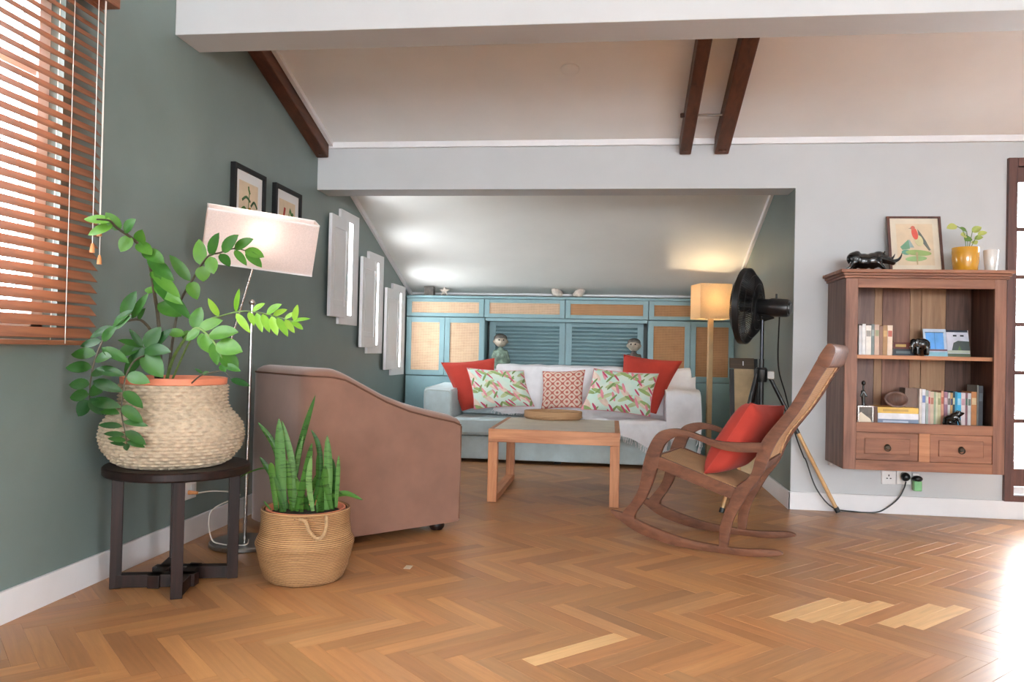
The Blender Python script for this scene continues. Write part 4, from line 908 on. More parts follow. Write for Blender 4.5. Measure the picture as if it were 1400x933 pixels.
cushion('red_cushion', quad((632, 562), (680, 556), (676, 490), (603, 496), 7.25, 7.37), 0.12, 'red_cotton', 'large plain red cushion tucked behind floral one by the bare sofa arm')
cushion('floral_cushion', quad((648, 560), (731, 556), (716, 507), (638, 503), 7.09, 7.20), 0.11, 'floral_print', 'tropical print cushion standing on bare grey-blue seat')
cushion('trellis_cushion', quad((740, 560), (796, 558), (800, 506), (742, 508), 7.22, 7.33), 0.11, 'trellis_print', 'small cream cushion with red trellis pattern')
cushion('floral_cushion', quad((794, 560), (889, 570), (901, 511), (812, 504), 7.10, 7.22), 0.12, 'floral_print', 'tropical print cushion standing on the white throw')
cushion('red_cushion', quad((842, 562), (897, 566), (933, 494), (853, 485), 7.25, 7.36), 0.12, 'red_cotton', 'large plain red cushion leaning against the throw-covered sofa arm')

# ================================================================== COFFEE TABLE AND TRAY
ct = thing('coffee_table', 'square teak coffee table with grey inset top and sled legs', 'table', (1.747, 5.68, 0))
cx0, cx1, cy0, cy1, ch = 1.317, 2.177, 5.18, 6.17, 0.485; q = 0.062
G().box(cx0+q*0.55, cx1-q*0.55, cy0+q*0.55, cy1-q*0.55, ch-0.03, ch+0.001).obj('inset_top', 'concrete_top', ct)
for y in (cy0, cy1-q): G().box(cx0, cx1, y, y+q*0.55, ch-0.085, ch).box(cx0+q, cx1-q, y+q*0.55, y+q, ch-0.085, ch-0.03).obj('top_rail', 'teak_x', ct, bevel=0.002)
for x in (cx0, cx1-q*0.55): G().box(x, x+q*0.55, cy0+q*0.55, cy1-q*0.55, ch-0.085, ch).obj('top_rail', 'teak_y', ct, bevel=0.002)
for x in (cx0, cx1-q):
    for y in (cy0, cy1-q): G().box(x, x+q, y, y+q, 0.004, ch-0.086).obj('leg', 'teak_z', ct, bevel=0.003)
    G().box(x, x+q, cy0+q, cy1-q, 0.004, 0.045).obj('floor_rail', 'teak_y', ct, bevel=0.002)
    for y in (cy0+0.01, cy1-0.045): G().box(x+0.008, x+q-0.008, y, y+0.035, 0, 0.005).obj('glide', 'dark_void', ct)
tc = onZ(756, 573, ch); ty = thing('rattan_tray', 'oval woven rattan tray on the coffee table', 'tray', (tc.x, tc.y, ch+0.001))
rx = 0.222; k = 0.78
G().lathe([(0, 0), (rx*0.93, 0), (rx*0.97, 0.006), (rx*0.97, 0.014), (rx, 0.017), (rx*1.005, 0.052), (rx*0.985, 0.060), (rx*0.955, 0.055), (rx*0.95, 0.016), (0, 0.012)], (tc.x, tc.y, ch+0.001), 72, None, k).obj('tray_body', 'rattan_tray', ty, smooth=0.6)
for z, r in ((0.058, rx*0.985), (0.017, rx*1.0)): G().tube([(tc.x+r*math.cos(a), tc.y+k*r*math.sin(a), ch+z) for a in np.linspace(0, 2*PI, 56, endpoint=False)], 0.005, 6, True).obj('rim', 'rattan_tray', ty, smooth=True)

# ================================================================== ROCKING CHAIR (local: x forward along the rockers, y across, away from the camera)
RA = math.radians(20); RO = Vector((2.69, 4.13, 0)); dF = Vector((-math.cos(RA), math.sin(RA), 0)); dN = Vector((math.sin(RA), math.cos(RA), 0))
rk = thing('rocking_chair', 'dark brown wooden rocking chair with cane seat and tall cane back', 'rocking chair', RO)
CW = 0.50
def cp(s, z, w): return RO + dF*(s-0.022*w/0.5*min(1, max(0, (z-0.36)/0.45))) + dN*w + Vector((0, 0, max(z, 0)))
def strip(name, A, B, w, th, parent, n=5):
    a = [(p.x, p.y) for p in spline([(u, v, 0) for u, v in A], n)]; b = [(p.x, p.y) for p in spline([(u, v, 0) for u, v in B], n)]
    return G().prism(a + b[::-1], cp, w, w+th).obj(name, 'rocker_wood', parent, bevel=0.005, seg=2, smooth=0.5)
rb = [(0.602, 0.142), (0.563, 0.112), (0.45, 0.050), (0.285, 0.012), (0.114, 0.001), (-0.013, 0.0), (-0.136, 0.003), (-0.244, 0.018), (-0.288, 0.031)]
rt = [(0.606, 0.152), (0.528, 0.141), (0.382, 0.091), (0.206, 0.050), (0.026, 0.036), (-0.10, 0.036), (-0.243, 0.050), (-0.288, 0.038)]
fo = [(0.540, 0.14), (0.529, 0.155), (0.454, 0.266), (0.423, 0.429), (0.391, 0.524), (0.345, 0.590), (0.271, 0.613), (0.191, 0.606), (0.10, 0.580), (0.023, 0.564), (-0.077, 0.565), (-0.185, 0.572)]
fi = [(0.470, 0.122), (0.465, 0.150), (0.405, 0.245), (0.358, 0.375), (0.338, 0.463), (0.312, 0.530), (0.255, 0.572), (0.19, 0.577), (0.11, 0.553), (0.035, 0.528), (-0.06, 0.517), (-0.190, 0.525)]
lo_ = [(0.022, 0.03), (0.016, 0.146), (-0.028, 0.270), (-0.056, 0.335), (-0.125, 0.405), (-0.152, 0.502), (-0.186, 0.592), (-0.30, 0.747), (-0.369, 0.872), (-0.432, 0.995), (-0.462, 1.050)]
ro_ = [(-0.022, 0.03), (-0.045, 0.165), (-0.105, 0.288), (-0.138, 0.345), (-0.19, 0.425), (-0.222, 0.515), (-0.262, 0.600), (-0.362, 0.752), (-0.430, 0.876), (-0.492, 0.985), (-0.515, 1.032)]
for w in (0.0, CW-0.034):
    strip('rocker', rt, rb, w, 0.034, rk)
    strip('arm', fo, fi, w, 0.034, rk)
    strip('back_post', lo_, ro_, w, 0.034, rk)
    G().prism([(0.365, 0.470), (-0.055, 0.335), (-0.045, 0.275), (0.372, 0.405)], cp, w+0.004, w+0.030).obj('seat_rail', 'rocker_wood', rk, bevel=0.003)
G().prism([(0.352, 0.468), (0.395, 0.455), (0.385, 0.40), (0.345, 0.405)], cp, 0.034, CW-0.034).obj('front_rail', 'rocker_wood', rk, bevel=0.003)
G().prism([(-0.055, 0.345), (-0.095, 0.350), (-0.10, 0.30), (-0.06, 0.29)], cp, 0.034, CW-0.034).obj('rear_rail', 'rocker_wood', rk, bevel=0.003)
G().prism([(-0.150, 0.405), (-0.178, 0.420), (-0.205, 0.475), (-0.172, 0.478)], cp, 0.034, CW-0.034).obj('back_rail', 'rocker_wood', rk, bevel=0.003)
cr = [(-0.430, 0.985), (-0.470, 1.060), (-0.492, 1.070), (-0.510, 1.054), (-0.512, 1.03), (-0.490, 0.965), (-0.47, 0.955)]
G().prism([(p.x, p.y) for p in spline([(a, b, 0) for a, b in cr], 4, True)], cp, -0.004, CW+0.004).obj('crest_rail', 'rocker_wood', rk, bevel=0.004, smooth=0.5)
se = G().prism([(0.352, 0.462), (-0.058, 0.338), (-0.058, 0.328), (0.352, 0.452)], cp, 0.026, CW-0.026).obj('cane_seat', 'cane_seat', rk)
bk = [(-0.185, 0.475), (-0.225, 0.595), (-0.333, 0.750), (-0.402, 0.874), (-0.465, 0.985)]
bo = [(u-0.006, v-0.004) for u, v in bk]
bp_ = G().prism([(p.x, p.y) for p in spline([(a, b, 0) for a, b in bk], 5)] + [(p.x, p.y) for p in spline([(a, b, 0) for a, b in bo], 5)][::-1], cp, 0.03, CW-0.03).obj('cane_back', 'cane_back', rk)
for w in (0.044, CW-0.044):     # knotted binding strand along each edge of the cane
    for k in range(26):
        q_ = spline([(a, b, 0) for a, b in bo], 7)[k]; G
    pts = [cp(p.x-0.004, p.y-0.003, w) for p in spline([(a, b, 0) for a, b in bo], 7)]
    G().tube(pts, [0.004+0.002*(i % 2) for i in range(len(pts))], 6).obj('binding', 'cane_back', bp_)
# red cushion leaning on the back
def cq(s, z, w): return cp(s, z, w)
cushion('red_cushion', [cq(0.115, 0.385, 0.05), cq(0.04, 0.39, 0.45), cq(-0.20, 0.735, 0.475), cq(-0.110, 0.765, 0.055)], 0.17, 'red_cotton', 'plain red cushion leaning on the rocking chair back')

# ================================================================== LAMP IN THE ALCOVE
AX, AY = 2.985, 7.28
al = thing('tripodless_lamp', 'pale wooden floor lamp with square linen shade beside the sofa', 'lamp', (AX, AY, 0), math.radians(12)); al.name = 'square_shade_lamp'
G().box(-0.13, 0.13, -0.13, 0.13, 0, 0.022).obj('base', 'lamp_wood', al, bevel=0.004, local=True)
G().box(-0.021, 0.021, -0.021, 0.021, 0.022, 1.36).obj('pole', 'lamp_wood', al, bevel=0.003, local=True)
zb, zt, r, tk = 1.325, 1.635, 0.142, 0.003
s_ = G().box(-r, r, -r, -r+tk, zb, zt).box(-r, r, r-tk, r, zb, zt).box(-r, -r+tk, -r+tk, r-tk, zb, zt).box(r-tk, r, -r+tk, r-tk, zb, zt).obj('lamp_shade', 'shade_linen', al, local=True)
G().tube([(-r, 0, zb+0.01), (r, 0, zb+0.01)], 0.003, 6).tube([(0, -r, zb+0.01), (0, r, zb+0.01)], 0.003, 6).obj('shade_carrier', 'steel', s_, local=True)
G().sphere((0, 0, 1.44), 0.03, 14, 9).obj('bulb', 'white_plastic', s_, smooth=True, local=True)
l = bpy.data.lights.new('alcove_bulb_light', 'POINT'); l.energy = 9; l.color = (1.0, 0.78, 0.48); l.shadow_soft_size = 0.03
o = bpy.data.objects.new('alcove_bulb_light', l); COL.objects.link(o); o.location = (AX, AY, 1.485)

# ================================================================== FAN ON TRIPOD
FX, FY = 3.085, 5.36
fn_ = thing('pedestal_fan', 'black pedestal fan on a tripod with pale wooden feet', 'fan', (FX, FY, 0))
hubz = 0.885
fA, fB = Vector((3.575, 5.335, 0.0)), Vector((2.815, 5.13, 0.0)); fC = Vector((2.99, 5.80, 0.0))
for f in (fA, fB, fC):
    a = Vector((FX, FY, hubz)) + (f-Vector((FX, FY, 0))).normalized()*0.045; b = f+Vector((0, 0, 0.012)); m = a.lerp(b, 0.42)
    lg = G().tube([a, m.lerp(b, 0.02)], 0.0135, 10).obj('leg', 'black_plastic', fn_, smooth=True)
    G().tube([m, b.lerp(m, 0.05)], 0.0125, 10).obj('wooden_foot', 'pale_wood_dowel', lg, smooth=True)
    G().tube([b.lerp(m, 0.06), b+Vector((0, 0, 0.002))], 0.0165, 10).obj('rubber_tip', 'black_plastic', lg, smooth=True)
hb = G().lathe([(0, -0.05), (0.035, -0.05), (0.042, -0.03), (0.042, 0.03), (0.03, 0.045), (0, 0.046)], (FX, FY, hubz), 20).obj('hub', 'black_plastic', fn_, smooth=0.6)
G().box(FX+0.03, FX+0.075, FY-0.045, FY-0.02, hubz-0.03, hubz+0.022).obj('clamp', 'steel', hb, bevel=0.004)
G().tube([(FX, FY, hubz-0.28), (FX, FY, hubz+0.10)], 0.017, 14).obj('lower_pole', 'black_plastic', fn_, smooth=True)
G().tube([(FX, FY, hubz+0.05), (FX, FY, 1.27)], 0.0125, 14).obj('pole', 'dark_steel', fn_, smooth=True)
G().sphere((FX, FY, 1.255), 0.02, 14, 8).obj('pivot', 'chrome', fn_, smooth=True)
# head: axis points at the sofa, motor behind it
ax = Vector((-0.90, 0.43, 0.06)).normalized(); e1 = Vector((0.43, 0.90, 0)).normalized(); e2 = ax.cross(e1).normalized(); e2 = -e2 if e2.z < 0 else e2
HC = Vector((FX-0.028, FY+0.01, 1.327))
def hp(u, r, a): return HC + ax*u + (e1*math.cos(a)+e2*math.sin(a))*r
def turn(prof, seg=36):
    g = G(); n = len(prof); V = [hp(u, r, 2*PI*k/seg) for u, r in prof for k in range(seg)]
    F = [(i*seg+k, i*seg+(k+1) % seg, (i+1)*seg+(k+1) % seg, (i+1)*seg+k) for i in range(n-1) for k in range(seg)]
    return g.add(V, F)
turn([(-0.20, 0.001), (-0.20, 0.052), (-0.19, 0.058), (-0.09, 0.061), (-0.075, 0.055), (-0.02, 0.052), (0.0, 0.048), (0.0, 0.001)]).obj('motor', 'black_plastic', fn_, smooth=0.6)
turn([(-0.212, 0.001), (-0.212, 0.038), (-0.201, 0.042), (-0.201, 0.001)]).obj('motor_cap', 'black_plastic', fn_, smooth=0.6)
G().tube([HC+ax*-0.12+Vector((0, 0, 0.055)), HC+ax*-0.12+Vector((0, 0, 0.09))], 0.007, 8).obj('oscillation_knob', 'black_plastic', fn_)
G().bar((FX, FY, 1.25), HC+ax*-0.10+Vector((0, 0, -0.05)), 0.03, 0.04, (1, 0, 0)).obj('bracket', 'black_plastic', fn_, bevel=0.004)
RCG = 0.243
cg = turn([(0.055, RCG), (0.06, RCG+0.008), (0.095, RCG+0.010), (0.10, RCG), (0.095, RCG-0.004), (0.06, RCG-0.004), (0.055, RCG)], 56).obj('cage_ring', 'black_plastic', fn_, smooth=0.8)
g = G(); g2 = G()
for k in range(88):
    a = 2*PI*k/88
    g.tube([hp(0.0, 0.05, a), hp(-0.012, 0.11, a), hp(0.005, 0.18, a), hp(0.06, RCG, a)], 0.0022, 4)
    g2.tube([hp(0.15, 0.04, a), hp(0.148, 0.11, a), hp(0.13, 0.18, a), hp(0.095, RCG, a)], 0.0022, 4)
for r_, u in ((0.09, -0.011), (0.15, -0.004), (0.205, 0.027)): g.tube([hp(u, r_, a) for a in np.linspace(0, 2*PI, 48, endpoint=False)], 0.0028, 5, True)
rc = g.obj('rear_cage', 'black_plastic', fn_); rc['kind'] = 'stuff'
fc = g2.obj('front_cage', 'black_plastic', fn_); fc['kind'] = 'stuff'
turn([(0.152, 0.001), (0.152, 0.05), (0.146, 0.055), (0.146, 0.001)]).obj('front_badge', 'black_plastic', fn_)
turn([(0.02, 0.001), (0.02, 0.045), (0.11, 0.04), (0.115, 0.001)]).obj('blade_hub', 'black_plastic', fn_, smooth=0.6)
for b_ in range(3):
    a0 = b_*2*PI/3
    g = G().grid(lambda u, v: hp(0.045+0.05*(u-0.1)*(1-0.3*v), 0.04+0.18*v, a0+(u-0.5)*(1.5-0.45*abs(2*v-1)**2)), 10, 8)
    g.obj('blade', 'black_plastic', fn_, smooth=True)
# mains cord: down behind, along the floor, up to the wall plug
PLG = onY(1237, 652, D-0.03)
cpts = [HC+ax*-0.14+Vector((0, 0, -0.055)), onY(1064, 500, FY+0.03), onY(1074, 540, FY+0.03), onY(1086, 590, FY-0.02), Vector((3.36, 5.36, 0.36)), onY(1102, 630, 5.36), onY(1116, 668, 5.35), onY(1138, 694, 5.33), onZ(1165, 699.5, 0.006), onZ(1196, 701, 0.006), onY(1212, 695, D-0.035), onY(1228, 682, D-0.035), onY(1236, 668, D-0.04), PLG+Vector((0, -0.02, -0.03))]
cpts = [Vector((p.x, min(p.y, D-0.022) if p.x > W-0.03 else p.y, max(p.z, 0.006))) for p in cpts]
cd_ = G().tube(spline(cpts, 7), 0.0045, 6).obj('power_cord', 'black_plastic', fn_, smooth=True)
G().sphere(PLG+Vector((0, -0.015, 0)), (0.028, 0.026, 0.028), 16, 10).obj('plug', 'black_plastic', cd_, smooth=True)
for x, nm, lab in ((1214.5, 'empty', 'white three-pin wall socket with nothing plugged in'), (1235, 'full', 'white wall socket holding the black fan plug')):
    q = onY(x, 653, D); t = thing('wall_socket', lab+', under the bookcase', 'socket', (q.x, D, q.z), 0, 'wall sockets under the bookcase')
    G().box(q.x-0.044, q.x+0.044, D-0.010, D, q.z-0.044, q.z+0.044).obj('plate', 'white_plastic', t, bevel=0.003)
    if nm == 'empty':
        for dx, dz, a, b in ((0, 0.014, 0.003, 0.006), (-0.011, -0.005, 0.005, 0.003), (0.011, -0.005, 0.005, 0.003)): G().box(q.x+dx-a, q.x+dx+a, D-0.0112, D-0.0098, q.z+dz-b, q.z+dz+b).obj('pin_hole', 'dark_void', t)
q = onY(1252, 660, D-0.02); t = thing('air_freshener', 'small plug-in air freshener with green bottle and dark cap', 'air freshener', (q.x, D-0.03, q.z-0.05))
q2 = onY(1254, 655, D-0.035)
G().sphere((q2.x, D-0.035, q2.z), (0.034, 0.028, 0.020), 16, 10).obj('cap', 'black_plastic', t, smooth=True)
G().box(q2.x-0.024, q2.x+0.024, D-0.055, D-0.016, q2.z-0.078, q2.z-0.014).obj('bottle', 'clear_green', t, bevel=0.006, seg=3, smooth=True)
G().box(q2.x-0.02, q2.x+0.02, D-0.016, D-0.001, q2.z-0.03, q2.z+0.03).obj('socket_body', 'white_plastic', t, bevel=0.003)

# ================================================================== LEANING BOARD BEHIND THE FAN
le = thing('leaning_board', 'tall narrow frame with cream panel and brown top rail, leaning behind the fan', 'frame', (3.13, 6.5, 0))
bx0, bx1, ytop, ybot, H = 3.055, 3.275, 6.60, 6.38, 0.985
def lb(x, z, d): t_ = z/H; return (x, lerp(ybot, ytop, t_)+d, z)
def lbox(x0, x1, z0, z1, d0, d1): return G().hexa([lb(x0, z0, d0), lb(x1, z0, d0), lb(x1, z0, d1), lb(x0, z0, d1)], [lb(x0, z1, d0), lb(x1, z1, d0), lb(x1, z1, d1), lb(x0, z1, d1)])
lbox(bx0, bx1-0.03, H-0.085, H, -0.035, 0.0).obj('top_rail', 'brown_rail', le, bevel=0.003)
lbox(bx0+0.035, bx1-0.03, 0.02, H-0.086, -0.012, -0.004).obj('panel', 'cream_canvas', le)
lbox(bx0, bx0+0.034, 0.0, H-0.09, -0.03, 0.005).obj('stile', 'black_plastic', le, bevel=0.002)
lbox(bx1-0.029, bx1, 0.0, H-0.005, -0.03, 0.012).obj('stile', 'black_plastic', le, bevel=0.002)
lbox(bx0+0.10, bx0+0.108, H-0.06, H-0.025, -0.038, -0.034).obj('label_plate', 'white_paper', le)

# ================================================================== WALL-HUNG BOOKCASE
bc = thing('bookcase', 'wall-hung reclaimed wood bookcase with two drawers beside the glazed door', 'bookcase', (3.97, 5.235, 0.33))
bx0, bx1, yf, yb, z0, z1 = 3.515, 4.428, 5.03, D-0.002, 0.332, 1.49
sw = 0.072
for x in (bx0, bx1-0.03): G().box(x, x+0.03, yf+0.022, yb, z0, z1).obj('side_panel', 'case_wood_grey' if x == bx0 else 'case_wood_dark', bc, bevel=0.002)
G().box(bx0, bx0+sw, yf, yf+0.022, z0, z1).obj('stile', 'case_wood', bc, bevel=0.002); G().box(bx1-0.066, bx1, yf, yf+0.022, z0, z1).obj('stile', 'case_wood', bc, bevel=0.002)
sl, sr_ = bx0+sw, bx1-0.066
for a, b in ((1.432, z1), (0.560, 0.618), (z0, 0.392)): G().box(sl, sr_, yf, yf+0.022, a, b).obj('rail', 'case_wood_x', bc, bevel=0.002)
xs = np.cumsum([0, 0.10, 0.16, 0.05, 0.17, 0.07, 0.15, 0.157]); xs = bx0+0.03+xs/xs[-1]*(bx1-bx0-0.06)
for k, m in enumerate(('case_wood_grey', 'case_wood_grey', 'case_wood_tan', 'case_wood', 'case_wood_tan', 'case_wood_tan', 'case_wood_dark')):
    G().box(xs[k]+0.001, xs[k+1]-0.001, yb-0.018-0.001*(k % 2), yb, z0+0.02, z1-0.002).obj('back_plank', m, bc, bevel=0.002)
SH1, SH2 = 1.026, 0.606
G().box(bx0+0.03, bx1-0.03, yf+0.024, yb-0.02, SH1-0.024, SH1).obj('shelf', 'shelf_wood', bc, bevel=0.002)
G().box(bx0+0.03, bx1-0.03, yf+0.023, yb-0.02, SH2-0.022, SH2).obj('shelf', 'case_wood_x', bc, bevel=0.002)
G().box(bx0+0.03, bx1-0.03, yf+0.023, yb-0.02, z0, z0+0.02).obj('bottom_board', 'case_wood_x', bc)
G().box(bx0+0.03, bx1-0.03, yf+0.023, yb-0.02, z1-0.02, z1).obj('top_board', 'case_wood_x', bc)
G().box(3.948, 4.010, yf, yf+0.022, 0.392, 0.560).obj('drawer_divider', 'shelf_wood', bc)
for a, b in ((sl, 3.948), (4.010, sr_)):
    dw = G().box(a+0.002, b-0.002, yf+0.004, yf+0.021, 0.394, 0.558).obj('drawer', 'case_wood_x', bc, bevel=0.002)
    G().box(a+0.05, b-0.05, yf-0.003, yf+0.006, 0.428, 0.524).obj('raised_panel', 'case_wood_x', dw, bevel=0.004)
    c = ((a+b)/2, yf, 0.474)
    G().tube([(c[0], yf+0.004, c[2]), (c[0], yf-0.012, c[2])], [0.022, 0.012], 16).obj('knob', 'bronze', dw, smooth=True)
    G().tube([(c[0]+0.017*math.cos(t), yf-0.012, c[2]-0.008+0.017*math.sin(t)) for t in np.linspace(0, 2*PI, 20, endpoint=False)], 0.0032, 6, True).obj('ring_pull', 'bronze', dw, smooth=True)
for e, a, b in ((0.012, z1, z1+0.016), (0.022, z1+0.016, z1+0.032), (0.036, z1+0.032, z1+0.052)): G().box(bx0-e, bx1+e, yf-e, yb, a, b).obj('cornice', 'case_wood_x', bc, bevel=0.004)
TOP = z1+0.052
for x in (bx0+0.02,): G().box(x, x+0.02, D-0.03, D-0.002, z0-0.03, z0).obj('wall_hook', 'white_plastic', bc)
SH1 += 0.0004; SH2 += 0.0004; TOP += 0.0004      # things rest on the boards
# --- books: (px left, px right, px top, colour, band colour, label)
def bookmat(c):
    n = 'book_%d_%d_%d' % c
    if n not in MATS: plain(n, c, 0.6, 0.07, 14)
    return n
def book_upright(x0, x1, ytop, c, band, lab, zs, y=5.10, d=0.15, grp=None, lean=0.0):
    a, b = onY(x0, 560, y).x, onY(x1, 560, y).x; h = onY((x0+x1)/2, ytop, y).z - zs
    t = thing('book', lab, 'book', ((a+b)/2, y+d/2, zs), 0, grp)
    w = (b-a)/2-0.0004; mc = bookmat(c); tk_ = min(0.0016, w*0.3)
    lx = lambda x, yy, z: (x+lean*z, yy, z)
    def lbx(*q): g = G().box(*q); g.V = [lx(*v) for v in g.V]; return g
    lbx(-w, w, -d/2, -d/2+0.002, 0, h).obj('spine', mc, t, local=True)
    for s0 in (-w, w-tk_): lbx(s0, s0+tk_, -d/2+0.002, d/2, 0, h).obj('cover', mc, t, local=True)
    lbx(-w+tk_, w-tk_, -d/2+0.002, d/2-0.003, 0.002, h-0.003).obj('pages', 'cream_paper', t, local=True)
    if band: lbx(-w*0.8, w*0.8, -d/2-0.0005, -d/2+0.0002, h*0.62, h*0.82).obj('spine_title', bookmat(band), t, local=True)
def book_flat(x0, x1, yt, yb_, c, band, lab, zs, y=5.10, d=0.15, grp=None):
    a, b = onY(x0, 560, y).x, onY(x1, 560, y).x; h = onY(x0, yt, y).z-onY(x0, yb_, y).z
    t = thing('book', lab, 'book', ((a+b)/2, y+d/2, zs), 0, grp); w = (b-a)/2; mc = bookmat(c)
    G().box(-w, w, -d/2, -d/2+0.002, 0, h).obj('spine', mc, t, local=True)
    for s0 in (0, h-0.0018): G().box(-w, w, -d/2+0.002, d/2, s0, s0+0.0018).obj('cover', mc, t, local=True)
    G().box(-w+0.003, w-0.003, -d/2+0.002, d/2-0.003, 0.0018, h-0.0018).obj('pages', 'white_paper', t, local=True)
    if band: G().box(-w*0.75, w*0.5, -d/2-0.0006, -d/2+0.0002, h*0.3, h*0.7).obj('spine_title', bookmat(band), t, local=True)
    return zs+h
gU = 'books on the upper shelf'; gL = 'books on the lower shelf'
for x0, x1, yt, c, bd, lab in [(1172.6, 1176.8, 445, (214, 216, 216), None, 'thin pale grey-white book at the end of the upper row'), (1177, 1182, 443, (236, 236, 234), None, 'thin bright white book, second in the upper row'),
        (1182.2, 1189.6, 445, (234, 230, 222), (150, 146, 138), 'thick white book with grey spine lettering, upper shelf'), (1189.8, 1194, 443.5, (120, 132, 130), (160, 168, 164), 'slim grey-green book beside the thick white book'),
        (1194.2, 1200.6, 444, (196, 168, 150), (150, 150, 120), 'pinkish beige book with green title, upper shelf'), (1200.8, 1205.4, 446, (142, 108, 92), None, 'slim brown book on the upper shelf'),
        (1205.6, 1211.6, 445, (166, 128, 88), (196, 160, 110), 'tan and gold book on the upper shelf'), (1211.8, 1218.8, 445, (226, 204, 184), (176, 96, 80), 'cream book with red dot, last upright of the upper row')]:
    book_upright(x0, x1, yt, c, bd, lab, SH1, 5.09, 0.15, gU)
zt_ = book_flat(1220, 1251, 475.5, 484.5, (40, 46, 54), (96, 108, 112), 'dark blue-black book lying flat under another, by the elephant', SH1, 5.12, 0.14, 'flat books on the upper shelf')
book_flat(1220, 1243, 465, 474, (96, 40, 30), (190, 160, 96), 'dark red book with gold title lying on the blue-black one', zt_, 5.12, 0.14, 'flat books on the upper shelf')
F_ = lambda x: 1240+x/11.67
for x0, x1, yt, c, bd, lab in [(195, 236, 532, (216, 208, 200), None, 'cream-white tall book next to the flat stack'), (237, 297, 532.5, (220, 220, 226), (110, 130, 180), 'white book with blue emblem and red edge'), (300, 342, 534, (160, 172, 168), (206, 208, 200), 'grey-green paperback on the lower shelf'),
        (343, 369, 535, (206, 170, 170), (190, 60, 90), 'slim pink paperback on the lower shelf'), (370, 428, 536, (206, 184, 160), (180, 120, 100), 'beige paperback with rust title'), (429, 459, 536, (156, 172, 140), None, 'slim sage green paperback'),
        (460, 489, 536.5, (210, 206, 176), None, 'slim pale cream paperback next to the sage one'), (490, 540, 537, (196, 190, 150), (150, 150, 110), 'olive cream paperback on the lower shelf'), (542, 586, 535, (206, 150, 124), (170, 90, 70), 'salmon orange paperback on the lower shelf'),
        (589, 648, 536, (150, 110, 128), (196, 170, 176), 'mauve paperback behind the black frog'), (651, 688, 537, (206, 204, 200), (90, 80, 80), 'off-white paperback with dark lettering behind the frog'), (690, 728, 537.5, (190, 150, 100), (60, 60, 90), 'tan paperback behind the frog'),
        (731, 764, 536, (40, 70, 80), (206, 210, 170), 'dark teal paperback behind the frog'), (765, 800, 536, (44, 140, 180), None, 'deep sky-blue paperback beside its brighter twin'), (801, 862, 537, (70, 176, 220), (160, 210, 230), 'bright sky-blue paperback above the frog'),
        (864, 931, 537.5, (220, 206, 206), (190, 150, 160), 'pale pinkish white paperback at the frog head'), (933, 966, 537, (130, 92, 100), (70, 110, 90), 'plum coloured slim book on the lower shelf'), (968, 1022, 538, (206, 204, 204), (110, 120, 110), 'light grey paperback on the lower shelf'),
        (1026, 1112, 536, (190, 128, 80), (214, 190, 150), 'thick orange-brown book at the end of the lower row'), (1115, 1140, 527, (130, 130, 124), None, 'tall grey file beside the orange-brown book'), (1142, 1212, 528, (72, 76, 82), (100, 108, 116), 'tall charcoal file at the end of the lower row')]:
    book_upright(F_(x0), F_(x1), yt, c, bd, lab, SH2, 5.17, 0.14, gL)
z_ = book_flat(1200.5, 1256, 570.5, 577, (122, 136, 158), (180, 190, 206), 'blue-grey book at the bottom of the flat stack', SH2, 5.12, 0.19, 'flat stack on the lower shelf')
z_ = book_flat(1200.5, 1256, 562, 570, (232, 230, 234), None, 'white book in the middle of the flat stack', z_, 5.12, 0.19, 'flat stack on the lower shelf')
z_ = book_flat(1200, 1256, 553.5, 561.5, (222, 182, 92), (190, 150, 80), 'yellow book on top of the flat stack', z_, 5.12, 0.19, 'flat stack on the lower shelf')
STK = z_
book_upright(1237, 1255.5, 531, (120, 96, 84), None, 'broad grey-brown book standing on the flat stack', STK, 5.20, 0.10, gL)
# wooden shell bowl on the stack
q = onY(1219, 545, 5.2); sbw = thing('seed_pod_bowl', 'curved brown wooden pod bowl on the flat book stack', 'bowl', (q.x, 5.19, STK))
Rb = Matrix.Translation((q.x+0.012, 5.165, STK+0.048)) @ Matrix.Rotation(math.radians(58), 4, 'X') @ Matrix.Rotation(math.radians(10), 4, 'Y')
g = G().lathe([(0, -0.035), (0.035, -0.03), (0.058, -0.012), (0.068, 0.006), (0.072, 0.012), (0.064, 0.010), (0.052, -0.006), (0.03, -0.020), (0, -0.024)], (0, 0, 0), 36, lambda r, z, a, i: r*(1+0.10*math.sin(2*a)), 0.72); g.V = [tuple(Rb @ Vector(v)) for v in g.V]
zmin = min(v[2] for v in g.V); g.V = [(v[0], v[1], v[2]-zmin+STK) for v in g.V]; g.obj('bowl_body', 'case_wood_dark', sbw, smooth=True)
rg = [Rb @ Vector((0.070*(1+0.10*math.sin(2*t_))*math.cos(t_), 0.072*0.70*(1+0.10*math.sin(2*t_))*math.sin(t_), 0.011)) for t_ in np.linspace(0, 2*PI, 36, endpoint=False)]
G().tube([v+Vector((0, 0, STK-zmin)) for v in rg], 0.0065, 6, True).obj('rim', 'case_wood_grey', sbw, smooth=True)
